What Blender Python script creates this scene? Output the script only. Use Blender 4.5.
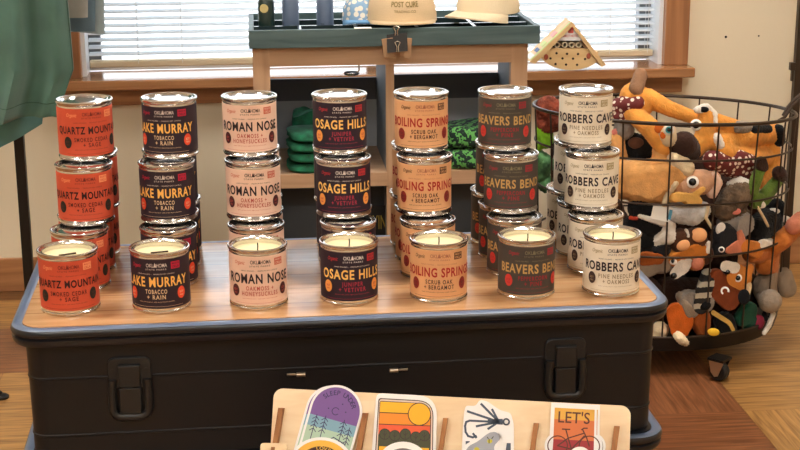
import bpy, bmesh, math, random
from mathutils import Vector, Matrix
random.seed(7)
PI = math.pi
for o in list(bpy.data.objects): bpy.data.objects.remove(o)
SC = bpy.context.scene
COL = SC.collection

# ------------------------------------------------------------------ camera, sky, light, exposure
T = .33                                   # height of the trunk's top above the floor
F_PX = 1500.0
PITCH, ROLL, YAW = 0.26298861544, -0.00460786618, 0.0950899715
EYE = Vector((0.24393213760, -1.83176425547, 0.59105646239 + T))
FW = Vector((math.sin(YAW)*math.cos(PITCH), math.cos(YAW)*math.cos(PITCH), -math.sin(PITCH)))
RT = Vector((math.cos(YAW), -math.sin(YAW), 0)); UP = RT.cross(FW)
RT, UP = math.cos(ROLL)*RT + math.sin(ROLL)*UP, -math.sin(ROLL)*RT + math.cos(ROLL)*UP
cam = bpy.data.cameras.new('camera'); co = bpy.data.objects.new('camera', cam); COL.objects.link(co)
cam.sensor_width = 36; cam.lens = F_PX/800*36; cam.clip_start = .02
m = Matrix.Identity(4)
for i in range(3): m[i][0] = RT[i]; m[i][1] = UP[i]; m[i][2] = -FW[i]; m[i][3] = EYE[i]
co.matrix_world = m
SC.camera = co

WORLD_STRENGTH = 3.2
PANEL_STRENGTH = 34.0
EXPOSURE = 0.1
w = bpy.data.worlds.new('sky'); SC.world = w; w.use_nodes = True
bgn = w.node_tree.nodes['Background']; bgn.inputs[0].default_value = (.86, .93, 1, 1); bgn.inputs[1].default_value = WORLD_STRENGTH
SC.view_settings.view_transform = 'Standard'; SC.view_settings.look = 'None'
SC.view_settings.exposure = EXPOSURE; SC.view_settings.gamma = 1; SC.view_settings.use_curve_mapping = False
pl_ = bpy.data.lights.new('window_portal', 'AREA'); pl_.shape = 'RECTANGLE'; pl_.size = 1.17; pl_.size_y = .86
pl_.cycles.is_portal = True
po = bpy.data.objects.new('window_portal', pl_); COL.objects.link(po)
WALL_TURN = .012                         # the back wall and window run slightly askew to the tins' rows
PIV = Vector((1.1, 1.17, 0)); RW = Matrix.Translation(PIV) @ Matrix.Rotation(WALL_TURN, 4, 'Z') @ Matrix.Translation(-PIV)
po.matrix_world = RW @ Matrix.Translation((.4875, 1.275, .88)) @ Matrix.Rotation(-PI/2, 4, 'X')

# ------------------------------------------------------------------ pixel helpers: a ray of the camera met with a real surface
def ray(px, py): return FW + RT*((px-400)/F_PX) - UP*((py-225)/F_PX)
def at(px, py, Y):
    d = ray(px, py); return EYE + d*((Y-EYE.y)/d.y)
def atz(px, py, z):
    d = ray(px, py); return EYE + d*((z-EYE.z)/d.z)
def rm(p, r): return r*((p-EYE).dot(FW))/F_PX
class Plane:
    def __init__(s, o, n): s.o = Vector(o); s.n = Vector(n).normalized()
    def hit(s, px, py, h=0):
        d = ray(px, py); o = s.o + s.n*h
        return EYE + d*((o-EYE).dot(s.n)/d.dot(s.n))

# ------------------------------------------------------------------ materials
def srgb(c):
    return tuple((x/255/12.92 if x/255 <= .04045 else ((x/255+.055)/1.055)**2.4) for x in c) + (1,)
_M = {}
def mat(name, c, rough=.5, metal=0, bump=0, bscale=200, var=0, vscale=20, sheen=0, spec=.5, coat=0):
    if name in _M: return _M[name]
    m = bpy.data.materials.new(name); m.use_nodes = True; nt = m.node_tree; b = nt.nodes['Principled BSDF']
    b.inputs['Base Color'].default_value = srgb(c); b.inputs['Roughness'].default_value = rough
    b.inputs['Metallic'].default_value = metal; b.inputs['Specular IOR Level'].default_value = spec
    if sheen: b.inputs['Sheen Weight'].default_value = sheen; b.inputs['Sheen Roughness'].default_value = .5
    if coat: b.inputs['Coat Weight'].default_value = coat; b.inputs['Coat Roughness'].default_value = .12
    tc = nt.nodes.new('ShaderNodeTexCoord')
    if var:
        n = nt.nodes.new('ShaderNodeTexNoise'); n.inputs['Scale'].default_value = vscale; n.inputs['Detail'].default_value = 4
        nt.links.new(tc.outputs['Object'], n.inputs['Vector'])
        r = nt.nodes.new('ShaderNodeValToRGB'); r.color_ramp.elements[0].position = .3; r.color_ramp.elements[1].position = .7
        r.color_ramp.elements[0].color = srgb([max(0, x*(1-var)) for x in c]); r.color_ramp.elements[1].color = srgb([min(255, x*(1+var)) for x in c])
        nt.links.new(n.outputs['Fac'], r.inputs[0]); nt.links.new(r.outputs[0], b.inputs['Base Color'])
    if bump:
        n2 = nt.nodes.new('ShaderNodeTexNoise'); n2.inputs['Scale'].default_value = bscale; n2.inputs['Detail'].default_value = 3
        nt.links.new(tc.outputs['Object'], n2.inputs['Vector'])
        bp = nt.nodes.new('ShaderNodeBump'); bp.inputs['Strength'].default_value = bump; bp.inputs['Distance'].default_value = .003
        nt.links.new(n2.outputs['Fac'], bp.inputs['Height']); nt.links.new(bp.outputs[0], b.inputs['Normal'])
    _M[name] = m; return m
def wood(name, c1, c2, scale=(4, 60, 60), rough=.45, plank=None, coat=0, bump=.15, spec=.5):
    """two-tone grain stretched by scale; plank = (axis, width) adds board joints and a tone per board"""
    m = bpy.data.materials.new(name); m.use_nodes = True; nt = m.node_tree; b = nt.nodes['Principled BSDF']; L = nt.links.new
    tc = nt.nodes.new('ShaderNodeTexCoord'); mp = nt.nodes.new('ShaderNodeMapping'); mp.inputs['Scale'].default_value = scale
    L(tc.outputs['Object'], mp.inputs['Vector'])
    n = nt.nodes.new('ShaderNodeTexNoise'); n.inputs['Scale'].default_value = 1; n.inputs['Detail'].default_value = 5; n.inputs['Distortion'].default_value = .6
    L(mp.outputs[0], n.inputs['Vector'])
    r = nt.nodes.new('ShaderNodeValToRGB'); r.color_ramp.elements[0].position = .35; r.color_ramp.elements[1].position = .68
    r.color_ramp.elements[0].color = srgb(c1); r.color_ramp.elements[1].color = srgb(c2); L(n.outputs['Fac'], r.inputs[0])
    out = r.outputs[0]
    if plank:
        ax, wd = plank
        sx = nt.nodes.new('ShaderNodeSeparateXYZ'); L(tc.outputs['Object'], sx.inputs[0])
        dv = nt.nodes.new('ShaderNodeMath'); dv.operation = 'DIVIDE'; dv.inputs[1].default_value = wd; L(sx.outputs[ax], dv.inputs[0])
        fl = nt.nodes.new('ShaderNodeMath'); fl.operation = 'FLOOR'; L(dv.outputs[0], fl.inputs[0])
        wn = nt.nodes.new('ShaderNodeTexWhiteNoise'); wn.noise_dimensions = '1D'; L(fl.outputs[0], wn.inputs['W'])
        hv = nt.nodes.new('ShaderNodeHueSaturation'); L(out, hv.inputs['Color'])
        mr = nt.nodes.new('ShaderNodeMapRange'); mr.inputs['To Min'].default_value = .8; mr.inputs['To Max'].default_value = 1.15
        L(wn.outputs['Value'], mr.inputs[0]); L(mr.outputs[0], hv.inputs['Value'])
        fr = nt.nodes.new('ShaderNodeMath'); fr.operation = 'FRACT'; L(dv.outputs[0], fr.inputs[0])
        gt = nt.nodes.new('ShaderNodeMath'); gt.operation = 'GREATER_THAN'; gt.inputs[1].default_value = .04; L(fr.outputs[0], gt.inputs[0])
        mx = nt.nodes.new('ShaderNodeMix'); mx.data_type = 'RGBA'; L(gt.outputs[0], mx.inputs['Factor'])
        mx.inputs['A'].default_value = srgb([x*.78 for x in c1]); L(hv.outputs[0], mx.inputs['B']); out = mx.outputs['Result']
    L(out, b.inputs['Base Color']); b.inputs['Roughness'].default_value = rough; b.inputs['Specular IOR Level'].default_value = spec
    if coat: b.inputs['Coat Weight'].default_value = coat; b.inputs['Coat Roughness'].default_value = .15
    bp = nt.nodes.new('ShaderNodeBump'); bp.inputs['Strength'].default_value = bump; bp.inputs['Distance'].default_value = .002
    L(n.outputs['Fac'], bp.inputs['Height']); L(bp.outputs[0], b.inputs['Normal'])
    return m
def emit(name, c, s):
    m = bpy.data.materials.new(name); m.use_nodes = True; b = m.node_tree.nodes['Principled BSDF']
    b.inputs['Base Color'].default_value = (.8, .8, .8, 1); b.inputs['Emission Color'].default_value = srgb(c); b.inputs['Emission Strength'].default_value = s
    return m
def dots(name, c1, c2, scale, size):
    m = bpy.data.materials.new(name); m.use_nodes = True; nt = m.node_tree; b = nt.nodes['Principled BSDF']; L = nt.links.new
    tc = nt.nodes.new('ShaderNodeTexCoord'); v = nt.nodes.new('ShaderNodeTexVoronoi'); v.inputs['Scale'].default_value = scale; v.inputs['Randomness'].default_value = .45
    L(tc.outputs['Object'], v.inputs['Vector'])
    lt = nt.nodes.new('ShaderNodeMath'); lt.operation = 'LESS_THAN'; lt.inputs[1].default_value = size; L(v.outputs['Distance'], lt.inputs[0])
    mx = nt.nodes.new('ShaderNodeMix'); mx.data_type = 'RGBA'; L(lt.outputs[0], mx.inputs['Factor'])
    mx.inputs['A'].default_value = srgb(c1); mx.inputs['B'].default_value = srgb(c2); L(mx.outputs['Result'], b.inputs['Base Color'])
    b.inputs['Roughness'].default_value = .8; return m
def bands(name, c1, c2, axis, freq, thr=.5):
    m = bpy.data.materials.new(name); m.use_nodes = True; nt = m.node_tree; b = nt.nodes['Principled BSDF']; L = nt.links.new
    tc = nt.nodes.new('ShaderNodeTexCoord'); s = nt.nodes.new('ShaderNodeSeparateXYZ'); L(tc.outputs['Object'], s.inputs[0])
    a = nt.nodes.new('ShaderNodeMath'); a.operation = 'MULTIPLY'; a.inputs[1].default_value = freq; L(s.outputs[axis], a.inputs[0])
    nz = nt.nodes.new('ShaderNodeTexNoise'); nz.inputs['Scale'].default_value = 150; L(tc.outputs['Object'], nz.inputs['Vector'])
    ad = nt.nodes.new('ShaderNodeMath'); ad.operation = 'MULTIPLY_ADD'; ad.inputs[1].default_value = .25; L(nz.outputs['Fac'], ad.inputs[0]); L(a.outputs[0], ad.inputs[2])
    f = nt.nodes.new('ShaderNodeMath'); f.operation = 'FRACT'; L(ad.outputs[0], f.inputs[0])
    g = nt.nodes.new('ShaderNodeMath'); g.operation = 'GREATER_THAN'; g.inputs[1].default_value = thr; L(f.outputs[0], g.inputs[0])
    mx = nt.nodes.new('ShaderNodeMix'); mx.data_type = 'RGBA'; L(g.outputs[0], mx.inputs['Factor'])
    mx.inputs['A'].default_value = srgb(c1); mx.inputs['B'].default_value = srgb(c2); L(mx.outputs['Result'], b.inputs['Base Color'])
    b.inputs['Roughness'].default_value = .9; return m

# ------------------------------------------------------------------ mesh helpers
def obj(name, bm, m, parent=None, smooth=False, shift=True):
    """link a bmesh (in world coordinates) as one mesh object; under a parent it is stored relative to the parent's place"""
    me = bpy.data.meshes.new(name)
    if isinstance(bm, bpy.types.Mesh): me = bm
    else:
        if parent and shift:
            wl = Vector((0, 0, 0)); p = parent
            while p: wl += p.location; p = p.parent
            bmesh.ops.translate(bm, verts=bm.verts, vec=-wl)
        bmesh.ops.recalc_face_normals(bm, faces=bm.faces)
        bm.to_mesh(me); bm.free()
    for mm in (m if isinstance(m, (list, tuple)) else [m]):
        if mm: me.materials.append(mm)
    if smooth:
        me.polygons.foreach_set('use_smooth', [True]*len(me.polygons))
        try: me.set_sharp_from_angle(angle=math.radians(35 if smooth is True else smooth))
        except Exception: pass
    o = bpy.data.objects.new(name, me); COL.objects.link(o); o.parent = parent
    return o
def tag(o, label=None, cat=None, group=None, kind=None):
    if label: o['label'] = label
    if cat: o['category'] = cat
    if group: o['group'] = group
    if kind: o['kind'] = kind
    return o
def thing(name, label, cat, loc=(0, 0, 0), group=None):
    o = bpy.data.objects.new(name, None); o.empty_display_size = .05; COL.objects.link(o); o.location = loc
    return tag(o, label, cat, group)
def struct(name, bm, m, parent=None, smooth=False):
    o = obj(name, bm, m, parent, smooth)
    if not parent: o['kind'] = 'structure'
    return o
def copy_tree(o, parent=None):
    c = o.copy(); COL.objects.link(c); c.parent = parent
    for ch in list(o.children): copy_tree(ch, c)
    return c
def B(): return bmesh.new()
def box(bm, x0, x1, y0, y1, z0, z1, bev=0):
    v = [bm.verts.new((x, y, z)) for x in (x0, x1) for y in (y0, y1) for z in (z0, z1)]
    fs = [bm.faces.new([v[i] for i in q]) for q in ((0, 1, 3, 2), (4, 6, 7, 5), (0, 4, 5, 1), (2, 3, 7, 6), (0, 2, 6, 4), (1, 5, 7, 3))]
    if bev:
        es = {e for f in fs for e in f.edges}
        bmesh.ops.bevel(bm, geom=list(es), offset=bev, segments=2, affect='EDGES', profile=.5)
    return bm
def obox(bm, c, ax, ay, az, hx, hy, hz):
    c = Vector(c); v = [bm.verts.new(c + ax*(hx*i) + ay*(hy*j) + az*(hz*k)) for i in (-1, 1) for j in (-1, 1) for k in (-1, 1)]
    for q in ((0, 1, 3, 2), (4, 6, 7, 5), (0, 4, 5, 1), (2, 3, 7, 6), (0, 2, 6, 4), (1, 5, 7, 3)): bm.faces.new([v[i] for i in q])
    return bm
def skin(bm, rings, cap0=True, cap1=True, loop=True):
    vs = [[bm.verts.new(p) for p in r] for r in rings]
    for a, b in zip(vs, vs[1:]):
        n = len(a)
        for i in range(n if loop else n-1):
            j = (i+1) % n; bm.faces.new((a[i], a[j], b[j], b[i]))
    if cap0: bm.faces.new(vs[0])
    if cap1: bm.faces.new(vs[-1])
    return bm
def lathe(bm, prof, c=(0, 0, 0), n=64, cap0=False, cap1=False):
    c = Vector(c)
    rings = [[c + Vector((r*math.cos(2*PI*k/n), r*math.sin(2*PI*k/n), z)) for k in range(n)] for r, z in prof]
    return skin(bm, rings, cap0, cap1)
def rrect(x0, x1, y0, y1, r, z, n=8):
    out = []
    for cx, cy, a0 in ((x1-r, y1-r, 0), (x0+r, y1-r, 90), (x0+r, y0+r, 180), (x1-r, y0+r, 270)):
        for k in range(n+1):
            a = math.radians(a0+90*k/n); out.append(Vector((cx+r*math.cos(a), cy+r*math.sin(a), z)))
    return out
def tube(bm, pts, r, n=8, closed=False):
    pts = [Vector(p) for p in pts]; N = len(pts); rings = []; prev = None
    for i, p in enumerate(pts):
        a = pts[(i-1) % N] if (closed or i) else p; b = pts[(i+1) % N] if (closed or i < N-1) else p
        t = (b-a).normalized()
        if prev is None: u = t.orthogonal().normalized()
        else:
            u = prev - t*prev.dot(t); u = u.normalized() if u.length > 1e-6 else t.orthogonal().normalized()
        prev = u; v = t.cross(u); rr = r[i] if isinstance(r, (list, tuple)) else r
        rings.append([p + u*(rr*math.cos(2*PI*k/n)) + v*(rr*math.sin(2*PI*k/n)) for k in range(n)])
    if closed:
        vs = [[bm.verts.new(q) for q in g] for g in rings]
        # the frame may have twisted on its way round: join the last ring to the nearest turn of the first
        best = min(range(n), key=lambda s: (rings[-1][0]-rings[0][s]).length)
        for i in range(N):
            A = vs[i]; Bv = vs[(i+1) % N]; sh = best if i == N-1 else 0
            for k in range(n): bm.faces.new((A[k], A[(k+1) % n], Bv[(k+1+sh) % n], Bv[(k+sh) % n]))
    else: skin(bm, rings)
    return bm
def cyl(bm, a, b, r, n=24): return tube(bm, [a, b], r, n)
def ball(bm, c, r, seg=20, ax=None):
    r = r if isinstance(r, (tuple, list)) else (r, r, r)
    g = bmesh.ops.create_uvsphere(bm, u_segments=seg, v_segments=seg*2//3, radius=1)
    for v in g['verts']:
        p = Vector((v.co.x*r[0], v.co.y*r[1], v.co.z*r[2]))
        if ax: p = ax[0]*p.x + ax[1]*p.y + ax[2]*p.z
        v.co = Vector(c) + p
    return bm
def prism(bm, a, b):
    """two matching outlines (lists of points) joined into a solid"""
    return skin(bm, [a, b])
def finish_remesh(bm, voxel, smooth=4, jitter=0):
    me = bpy.data.meshes.new('tmp'); bm.to_mesh(me); bm.free()
    o = bpy.data.objects.new('tmp', me); COL.objects.link(o)
    r = o.modifiers.new('r', 'REMESH'); r.mode = 'VOXEL'; r.voxel_size = voxel; r.use_smooth_shade = True
    s = o.modifiers.new('s', 'SMOOTH'); s.factor = .5; s.iterations = smooth
    dg = bpy.context.evaluated_depsgraph_get(); out = bpy.data.meshes.new_from_object(o.evaluated_get(dg))
    bpy.data.objects.remove(o); bpy.data.meshes.remove(me)
    b2 = bmesh.new(); b2.from_mesh(out); bpy.data.meshes.remove(out)
    if jitter:
        b2.normal_update()
        for v in b2.verts: v.co += v.normal*random.uniform(-jitter, jitter)
    return b2
_TX = {}
def text2d(s, bold=0, shear=0, space=1):
    """outline letters as triangles in the plane, scaled to cap height 1, centred in x, baseline 0"""
    k = (s, bold, shear, space)
    if k in _TX: return _TX[k]
    cu = bpy.data.curves.new('txt', 'FONT'); cu.body = s; cu.size = 1; cu.offset = bold; cu.shear = shear; cu.space_character = space; cu.resolution_u = 3
    o = bpy.data.objects.new('txt', cu); COL.objects.link(o)
    dg = bpy.context.evaluated_depsgraph_get(); me = bpy.data.meshes.new_from_object(o.evaluated_get(dg))
    vs = [v.co.copy() for v in me.vertices]; fs = [tuple(p.vertices) for p in me.polygons]
    bpy.data.objects.remove(o); bpy.data.curves.remove(cu); bpy.data.meshes.remove(me)
    cap = .69
    x0 = min(v.x for v in vs); x1 = max(v.x for v in vs)
    V = [((v.x-(x0+x1)/2)/cap, v.y/cap) for v in vs]
    _TX[k] = (V, fs, (x1-x0)/cap); return _TX[k]
def put_text(bm, s, fn, h, width=None, bold=0, shear=0, space=1):
    """letters of cap height h (and total width if given) mapped through fn(x, y)"""
    V, fs, wd = text2d(s, bold, shear, space); kx = (width/wd) if width else h
    vs = [bm.verts.new(fn(x*kx, (y-.5)*h)) for x, y in V]
    for f in fs:
        try: bm.faces.new([vs[i] for i in f])
        except ValueError: pass
    return bm
# ------------------------------------------------------------------ materials in use
M_WALL = mat('cream_paint', (226, 213, 186), .75, bump=.08, bscale=90)
M_CEIL = mat('ceiling_white', (225, 222, 214), .9)
M_OAKTRIM = wood('stained_oak_trim', (146, 98, 62), (180, 128, 84), (3, 60, 60), .3)
M_OAKTRIMV = wood('stained_oak_upright', (146, 98, 64), (178, 126, 84), (60, 60, 3), .4)
M_WHITE = mat('white_vinyl', (232, 234, 236), .4)
M_FRAMESHADE = mat('window_frame_shaded', (105, 108, 110), .5)  # backlit shade on the stiles and head put into the grey
M_SLAT = mat('blind_slat_white', (206, 212, 216), .5)
M_RAIL = mat('blind_rail_cream', (205, 190, 160), .5)
M_CORD = mat('blind_cord', (215, 215, 210), .8)
M_TRUNK = mat('trunk_black_plastic', (15, 16, 19), .45, bump=.04, bscale=900, spec=.4)
M_RIM = mat('trunk_rim_plastic', (22, 24, 29), .3)
M_LATCH = mat('latch_black', (23, 24, 25), .4, spec=.5)
M_PIN = mat('steel_pin', (190, 180, 160), .3, 1)
M_TOPWOOD = wood('trunk_top_wood', (200, 146, 96), (228, 182, 132), (3, 55, 55), .26, (1, .062), spec=.6, coat=.3)
M_OAK = wood('light_oak_edge', (178, 142, 108), (196, 160, 126), (60, 60, 4), .5)
M_OAKH = wood('light_oak_board', (178, 142, 108), (196, 160, 126), (4, 60, 60), .5)
M_GREYLAM = mat('grey_laminate', (112, 120, 128), .55)
M_SLATE = mat('slate_panel', (66, 72, 76), .6)
M_GREYBACK = mat('grey_back_board', (160, 166, 172), .6); M_DARKSTRIP = mat('charcoal_strip', (80, 84, 94), .5)
M_BLACKWOOD = wood('black_painted_wood', (58, 80, 82), (86, 106, 106), (6, 60, 60), .5, bump=.2)
M_TIN = mat('tin_plate', (214, 210, 204), .2, 1)
M_LID = mat('tin_lid', (226, 226, 226), .16, 1)
M_BLACKGLOSS = mat('glossy_black_paint', (40, 52, 54), .14, coat=.6)
M_SILL = wood('varnished_sill', (150, 102, 66), (184, 132, 88), (3, 60, 60), .22, coat=.6, bump=.03)
M_RIMSHEEN = mat('trunk_rim_sheen', (96, 112, 138), .34, spec=.7)  # bluish window reflection on the lid rim, painted as base colour
M_WAX = mat('cream_wax', (240, 226, 180), .45, bump=.1, bscale=60)
M_WICK = mat('charred_wick', (60, 45, 30), .9)
M_BLACKMETAL = mat('black_metal', (38, 34, 30), .42, .6)
M_BRONZE = mat('basket_wire_dark', (66, 54, 44), .38, .7)

# ------------------------------------------------------------------ the room
WY = 1.17; X0, X1, Y0, H = -1.7, 2.1, -3.3, 1.95
wx0, wx1, wz0, wz1 = -.10, 1.072, .436, 1.31
FL = [wood('floor_red_x', (104, 60, 34), (152, 98, 62), (9, 150, 1), .32, bump=.1),
      wood('floor_red_y', (104, 60, 34), (154, 100, 64), (150, 9, 1), .32, bump=.1),
      wood('floor_tan_x', (128, 88, 46), (186, 140, 82), (9, 150, 1), .32, bump=.1),
      wood('floor_tan_y', (136, 94, 48), (190, 144, 84), (150, 9, 1), .32, bump=.1),
      wood('floor_brown_x', (84, 54, 28), (124, 84, 46), (9, 150, 1), .32, bump=.1)]
bm = B(); TS = .305; ox, oy = 1.01, .363; cells = []
fixed = {(-1, 0): 1, (-1, -1): 0, (0, 0): 2, (0, -1): 3, (0, 1): 2, (-5, 0): 2, (-5, 1): 0, (-5, 2): 2, (-4, 0): 2, (-4, 1): 0, (-4, 2): 2, (-1, 1): 0, (1, 0): 3, (1, 1): 2}
xs = sorted({X0, X1} | {ox+TS*k for k in range(-12, 12) if X0 < ox+TS*k < X1}); ys = sorted({Y0, WY+.06} | {oy+TS*k for k in range(-14, 6) if Y0 < oy+TS*k < WY+.06})
box(bm, X0-.1, X1+.1, Y0-.1, WY+.12, -.1, -.002)
for a, b in zip(xs, xs[1:]):
    for c, d in zip(ys, ys[1:]):
        if (a+b)/2 < ox-3.5*TS and (c+d)/2 > oy+TS and (c+d)/2 < oy+2*TS+.01: continue
        if (a+b)/2 < ox-3.5*TS and (c+d)/2 > oy+TS: continue
        key = (math.floor(((a+b)/2-ox)/TS), math.floor(((c+d)/2-oy)/TS)); g = .0006
        f = bm.faces.new([bm.verts.new(p) for p in ((a+g, c+g, 0), (b-g, c+g, 0), (b-g, d-g, 0), (a+g, d-g, 0))])
        f.material_index = fixed.get(key, random.Random(key[0]*31+key[1]*7).randrange(4))
for a, b in zip(xs, xs[1:]):
    if (a+b)/2 < ox-3.5*TS:
        for c, d, mi in ((oy+TS, .909, 0), (.909, 1.085, 2), (1.085, WY+.06, 4)):
            f = bm.faces.new([bm.verts.new(p) for p in ((a+g, c+g, 0), (b-g, c+g, 0), (b-g, d-g, 0), (a+g, d-g, 0))]); f.material_index = mi
struct('floor', bm, FL)
bm = B()
box(bm, X0, wx0, WY, WY+.12, 0, H); box(bm, wx1, X1, WY, WY+.12, 0, H); box(bm, wx0, wx1, WY, WY+.12, 0, wz0-.02); box(bm, wx0, wx1, WY, WY+.12, wz1, H)
struct('wall_back', bm, M_WALL)
struct('wall_left', box(B(), X0-.1, X0, Y0, WY, 0, H), M_WALL)
struct('wall_right', box(B(), X1, X1+.1, Y0, WY, 0, H), M_WALL)
struct('wall_front', box(B(), X0, X1, Y0-.1, Y0, 0, H), M_WALL)
struct('ceiling', box(B(), X0-.1, X1+.1, Y0-.1, WY+.12, H, H+.1), M_CEIL)
struct('baseboard_back', box(B(), X0, X1, WY-.012, WY, 0, .070, .003), M_OAKTRIM)
# two screw holes left in the paint
for px, py, r in ((726, 37, .0026), (759, 36, .0018)):
    p = at(px, py, WY); o = struct('wall_hole', cyl(B(), p+Vector((0, .004, 0)), p-Vector((0, .0008, 0)), r, 12), M_BLACKMETAL)
# window: frame, pane, jambs, casing, stool and apron
wn = struct('window_1', prism(B(), [Vector(p) for p in ((wx0, 1.24, wz0), (wx1, 1.24, wz0), (wx1, 1.27, wz0), (wx0, 1.27, wz0))],
                              [Vector(p) for p in ((wx0, 1.24, wz0+.006), (wx1, 1.24, wz0+.006), (wx1, 1.27, wz0+.006), (wx0, 1.27, wz0+.006))]), M_WHITE)
bm = B()
for a, b in ((wx0+.008, wx0+.032), (wx1-.032, wx1-.008), (.47, .50)): box(bm, a, b, 1.238, 1.268, wz0+.006, wz1)
box(bm, wx0, wx1, 1.238, 1.268, wz1-.03, wz1)
struct('window_frame', bm, M_FRAMESHADE, wn)
gm = bpy.data.materials.new('window_glass'); gm.use_nodes = True; nt = gm.node_tree; nt.nodes.remove(nt.nodes['Principled BSDF'])
tr = nt.nodes.new('ShaderNodeBsdfTransparent'); gl = nt.nodes.new('ShaderNodeBsdfGlossy'); gl.inputs['Roughness'].default_value = .02
mx = nt.nodes.new('ShaderNodeMixShader'); mx.inputs[0].default_value = .06
nt.links.new(tr.outputs[0], mx.inputs[1]); nt.links.new(gl.outputs[0], mx.inputs[2]); nt.links.new(mx.outputs[0], nt.nodes['Material Output'].inputs[0])
struct('window_pane', box(B(), wx0+.03, wx1-.03, 1.252, 1.256, wz0+.006, wz1-.03), gm, wn)
bm = B(); box(bm, wx0, wx0+.008, 1.17, 1.29, wz0, wz1); box(bm, wx1-.008, wx1, 1.17, 1.29, wz0, wz1); box(bm, wx0+.008, wx1-.008, 1.17, 1.29, wz1-.008, wz1)
struct('window_jamb', bm, M_WHITE, wn)
struct('trim_1', box(B(), wx0-.04, wx0, 1.15, 1.17, wz0, wz1+.05, .002), M_OAKTRIMV)
struct('trim_2', box(B(), wx1, wx1+.05, 1.15, 1.17, wz0, wz1+.05, .002), M_OAKTRIMV)
struct('trim_3', box(B(), wx0-.04, wx1+.06, 1.15, 1.17, wz1+.05, wz1+.1, .002), M_OAKTRIM)
struct('trim_4', box(B(), wx0-.05, wx1+.055, 1.112, 1.238, wz0-.02, wz0, .003), M_SILL)
struct('trim_5', box(B(), wx0-.04, wx1+.042, 1.155, 1.17, wz0-.057, wz0-.02, .002), M_OAKTRIM)
# venetian blind
bl = thing('window_blind', 'white horizontal slat blind hanging in the bright window', 'blind', (.4875, 1.2, wz0+.02))
bx0, bx1 = wx0+.012, wx1-.012
bm = B(); z = wz0+.040
while z < wz1-.05:
    rings = []
    for k in range(5):
        t = k/4-.5; y = 1.203+t*.018; zz = z+.0014*(1-4*t*t)+t*.0052
        rings.append((y, zz))
    A = [Vector((bx0, y, q)) for y, q in rings] + [Vector((bx0, y, q-.0008)) for y, q in reversed(rings)]
    skin(bm, [A, [Vector((bx1, p.y, p.z)) for p in A]]); z += .0140
obj('slats', bm, M_SLAT, bl)
obj('bottom_rail', box(B(), bx0, bx1, 1.192, 1.214, wz0+.013, wz0+.027, .003), M_RAIL, bl)
obj('head_rail', box(B(), bx0, bx1, 1.188, 1.218, wz1-.04, wz1-.009, .002), M_WHITE, bl)
for px in (138, 182, 648, 610):
    x = at(px, 40, 1.19).x; bm = B()
    for yy in (1.1915, 1.2145): cyl(bm, (x, yy, wz0+.02), (x, yy, wz1-.03), .0006, 6)
    obj('ladder_cord', bm, M_CORD, bl)
for o in [q for q in COL.objects if q.parent is None and (q.name.startswith(('wall_back', 'wall_left', 'wall_right', 'wall_front', 'wall_hole', 'ceiling', 'baseboard', 'window_', 'trim_')) and q.type != 'LIGHT')]:
    o.matrix_world = RW @ Matrix.Translation(o.location)
# ceiling lights: unseen lamps; the pair nearest the window placed to brighten the back
M_PANEL = emit('lamp_panel', (255, 250, 244), PANEL_STRENGTH)
for x, y in ((-.55, .25), (.95, .25), (-.55, -1.65), (.95, -1.65), (.2, -2.7)):
    t = thing('ceiling_light', 'square flat ceiling lamp panel out of view above the shop floor', 'lamp', (x, y, H-.03), 'ceiling lamp panels')
    obj('diffuser', box(B(), x-.2, x+.2, y-.2, y+.2, H-.016, H-.012), M_PANEL, t)
    bm = B()
    for a in (-1, 1): box(bm, x+a*.21-.01, x+a*.21+.01, y-.22, y+.22, H-.02, H); box(bm, x-.2, x+.2, y+a*.21-.01, y+a*.21+.01, H-.02, H)
    obj('frame', bm, M_WHITE, t)

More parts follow.
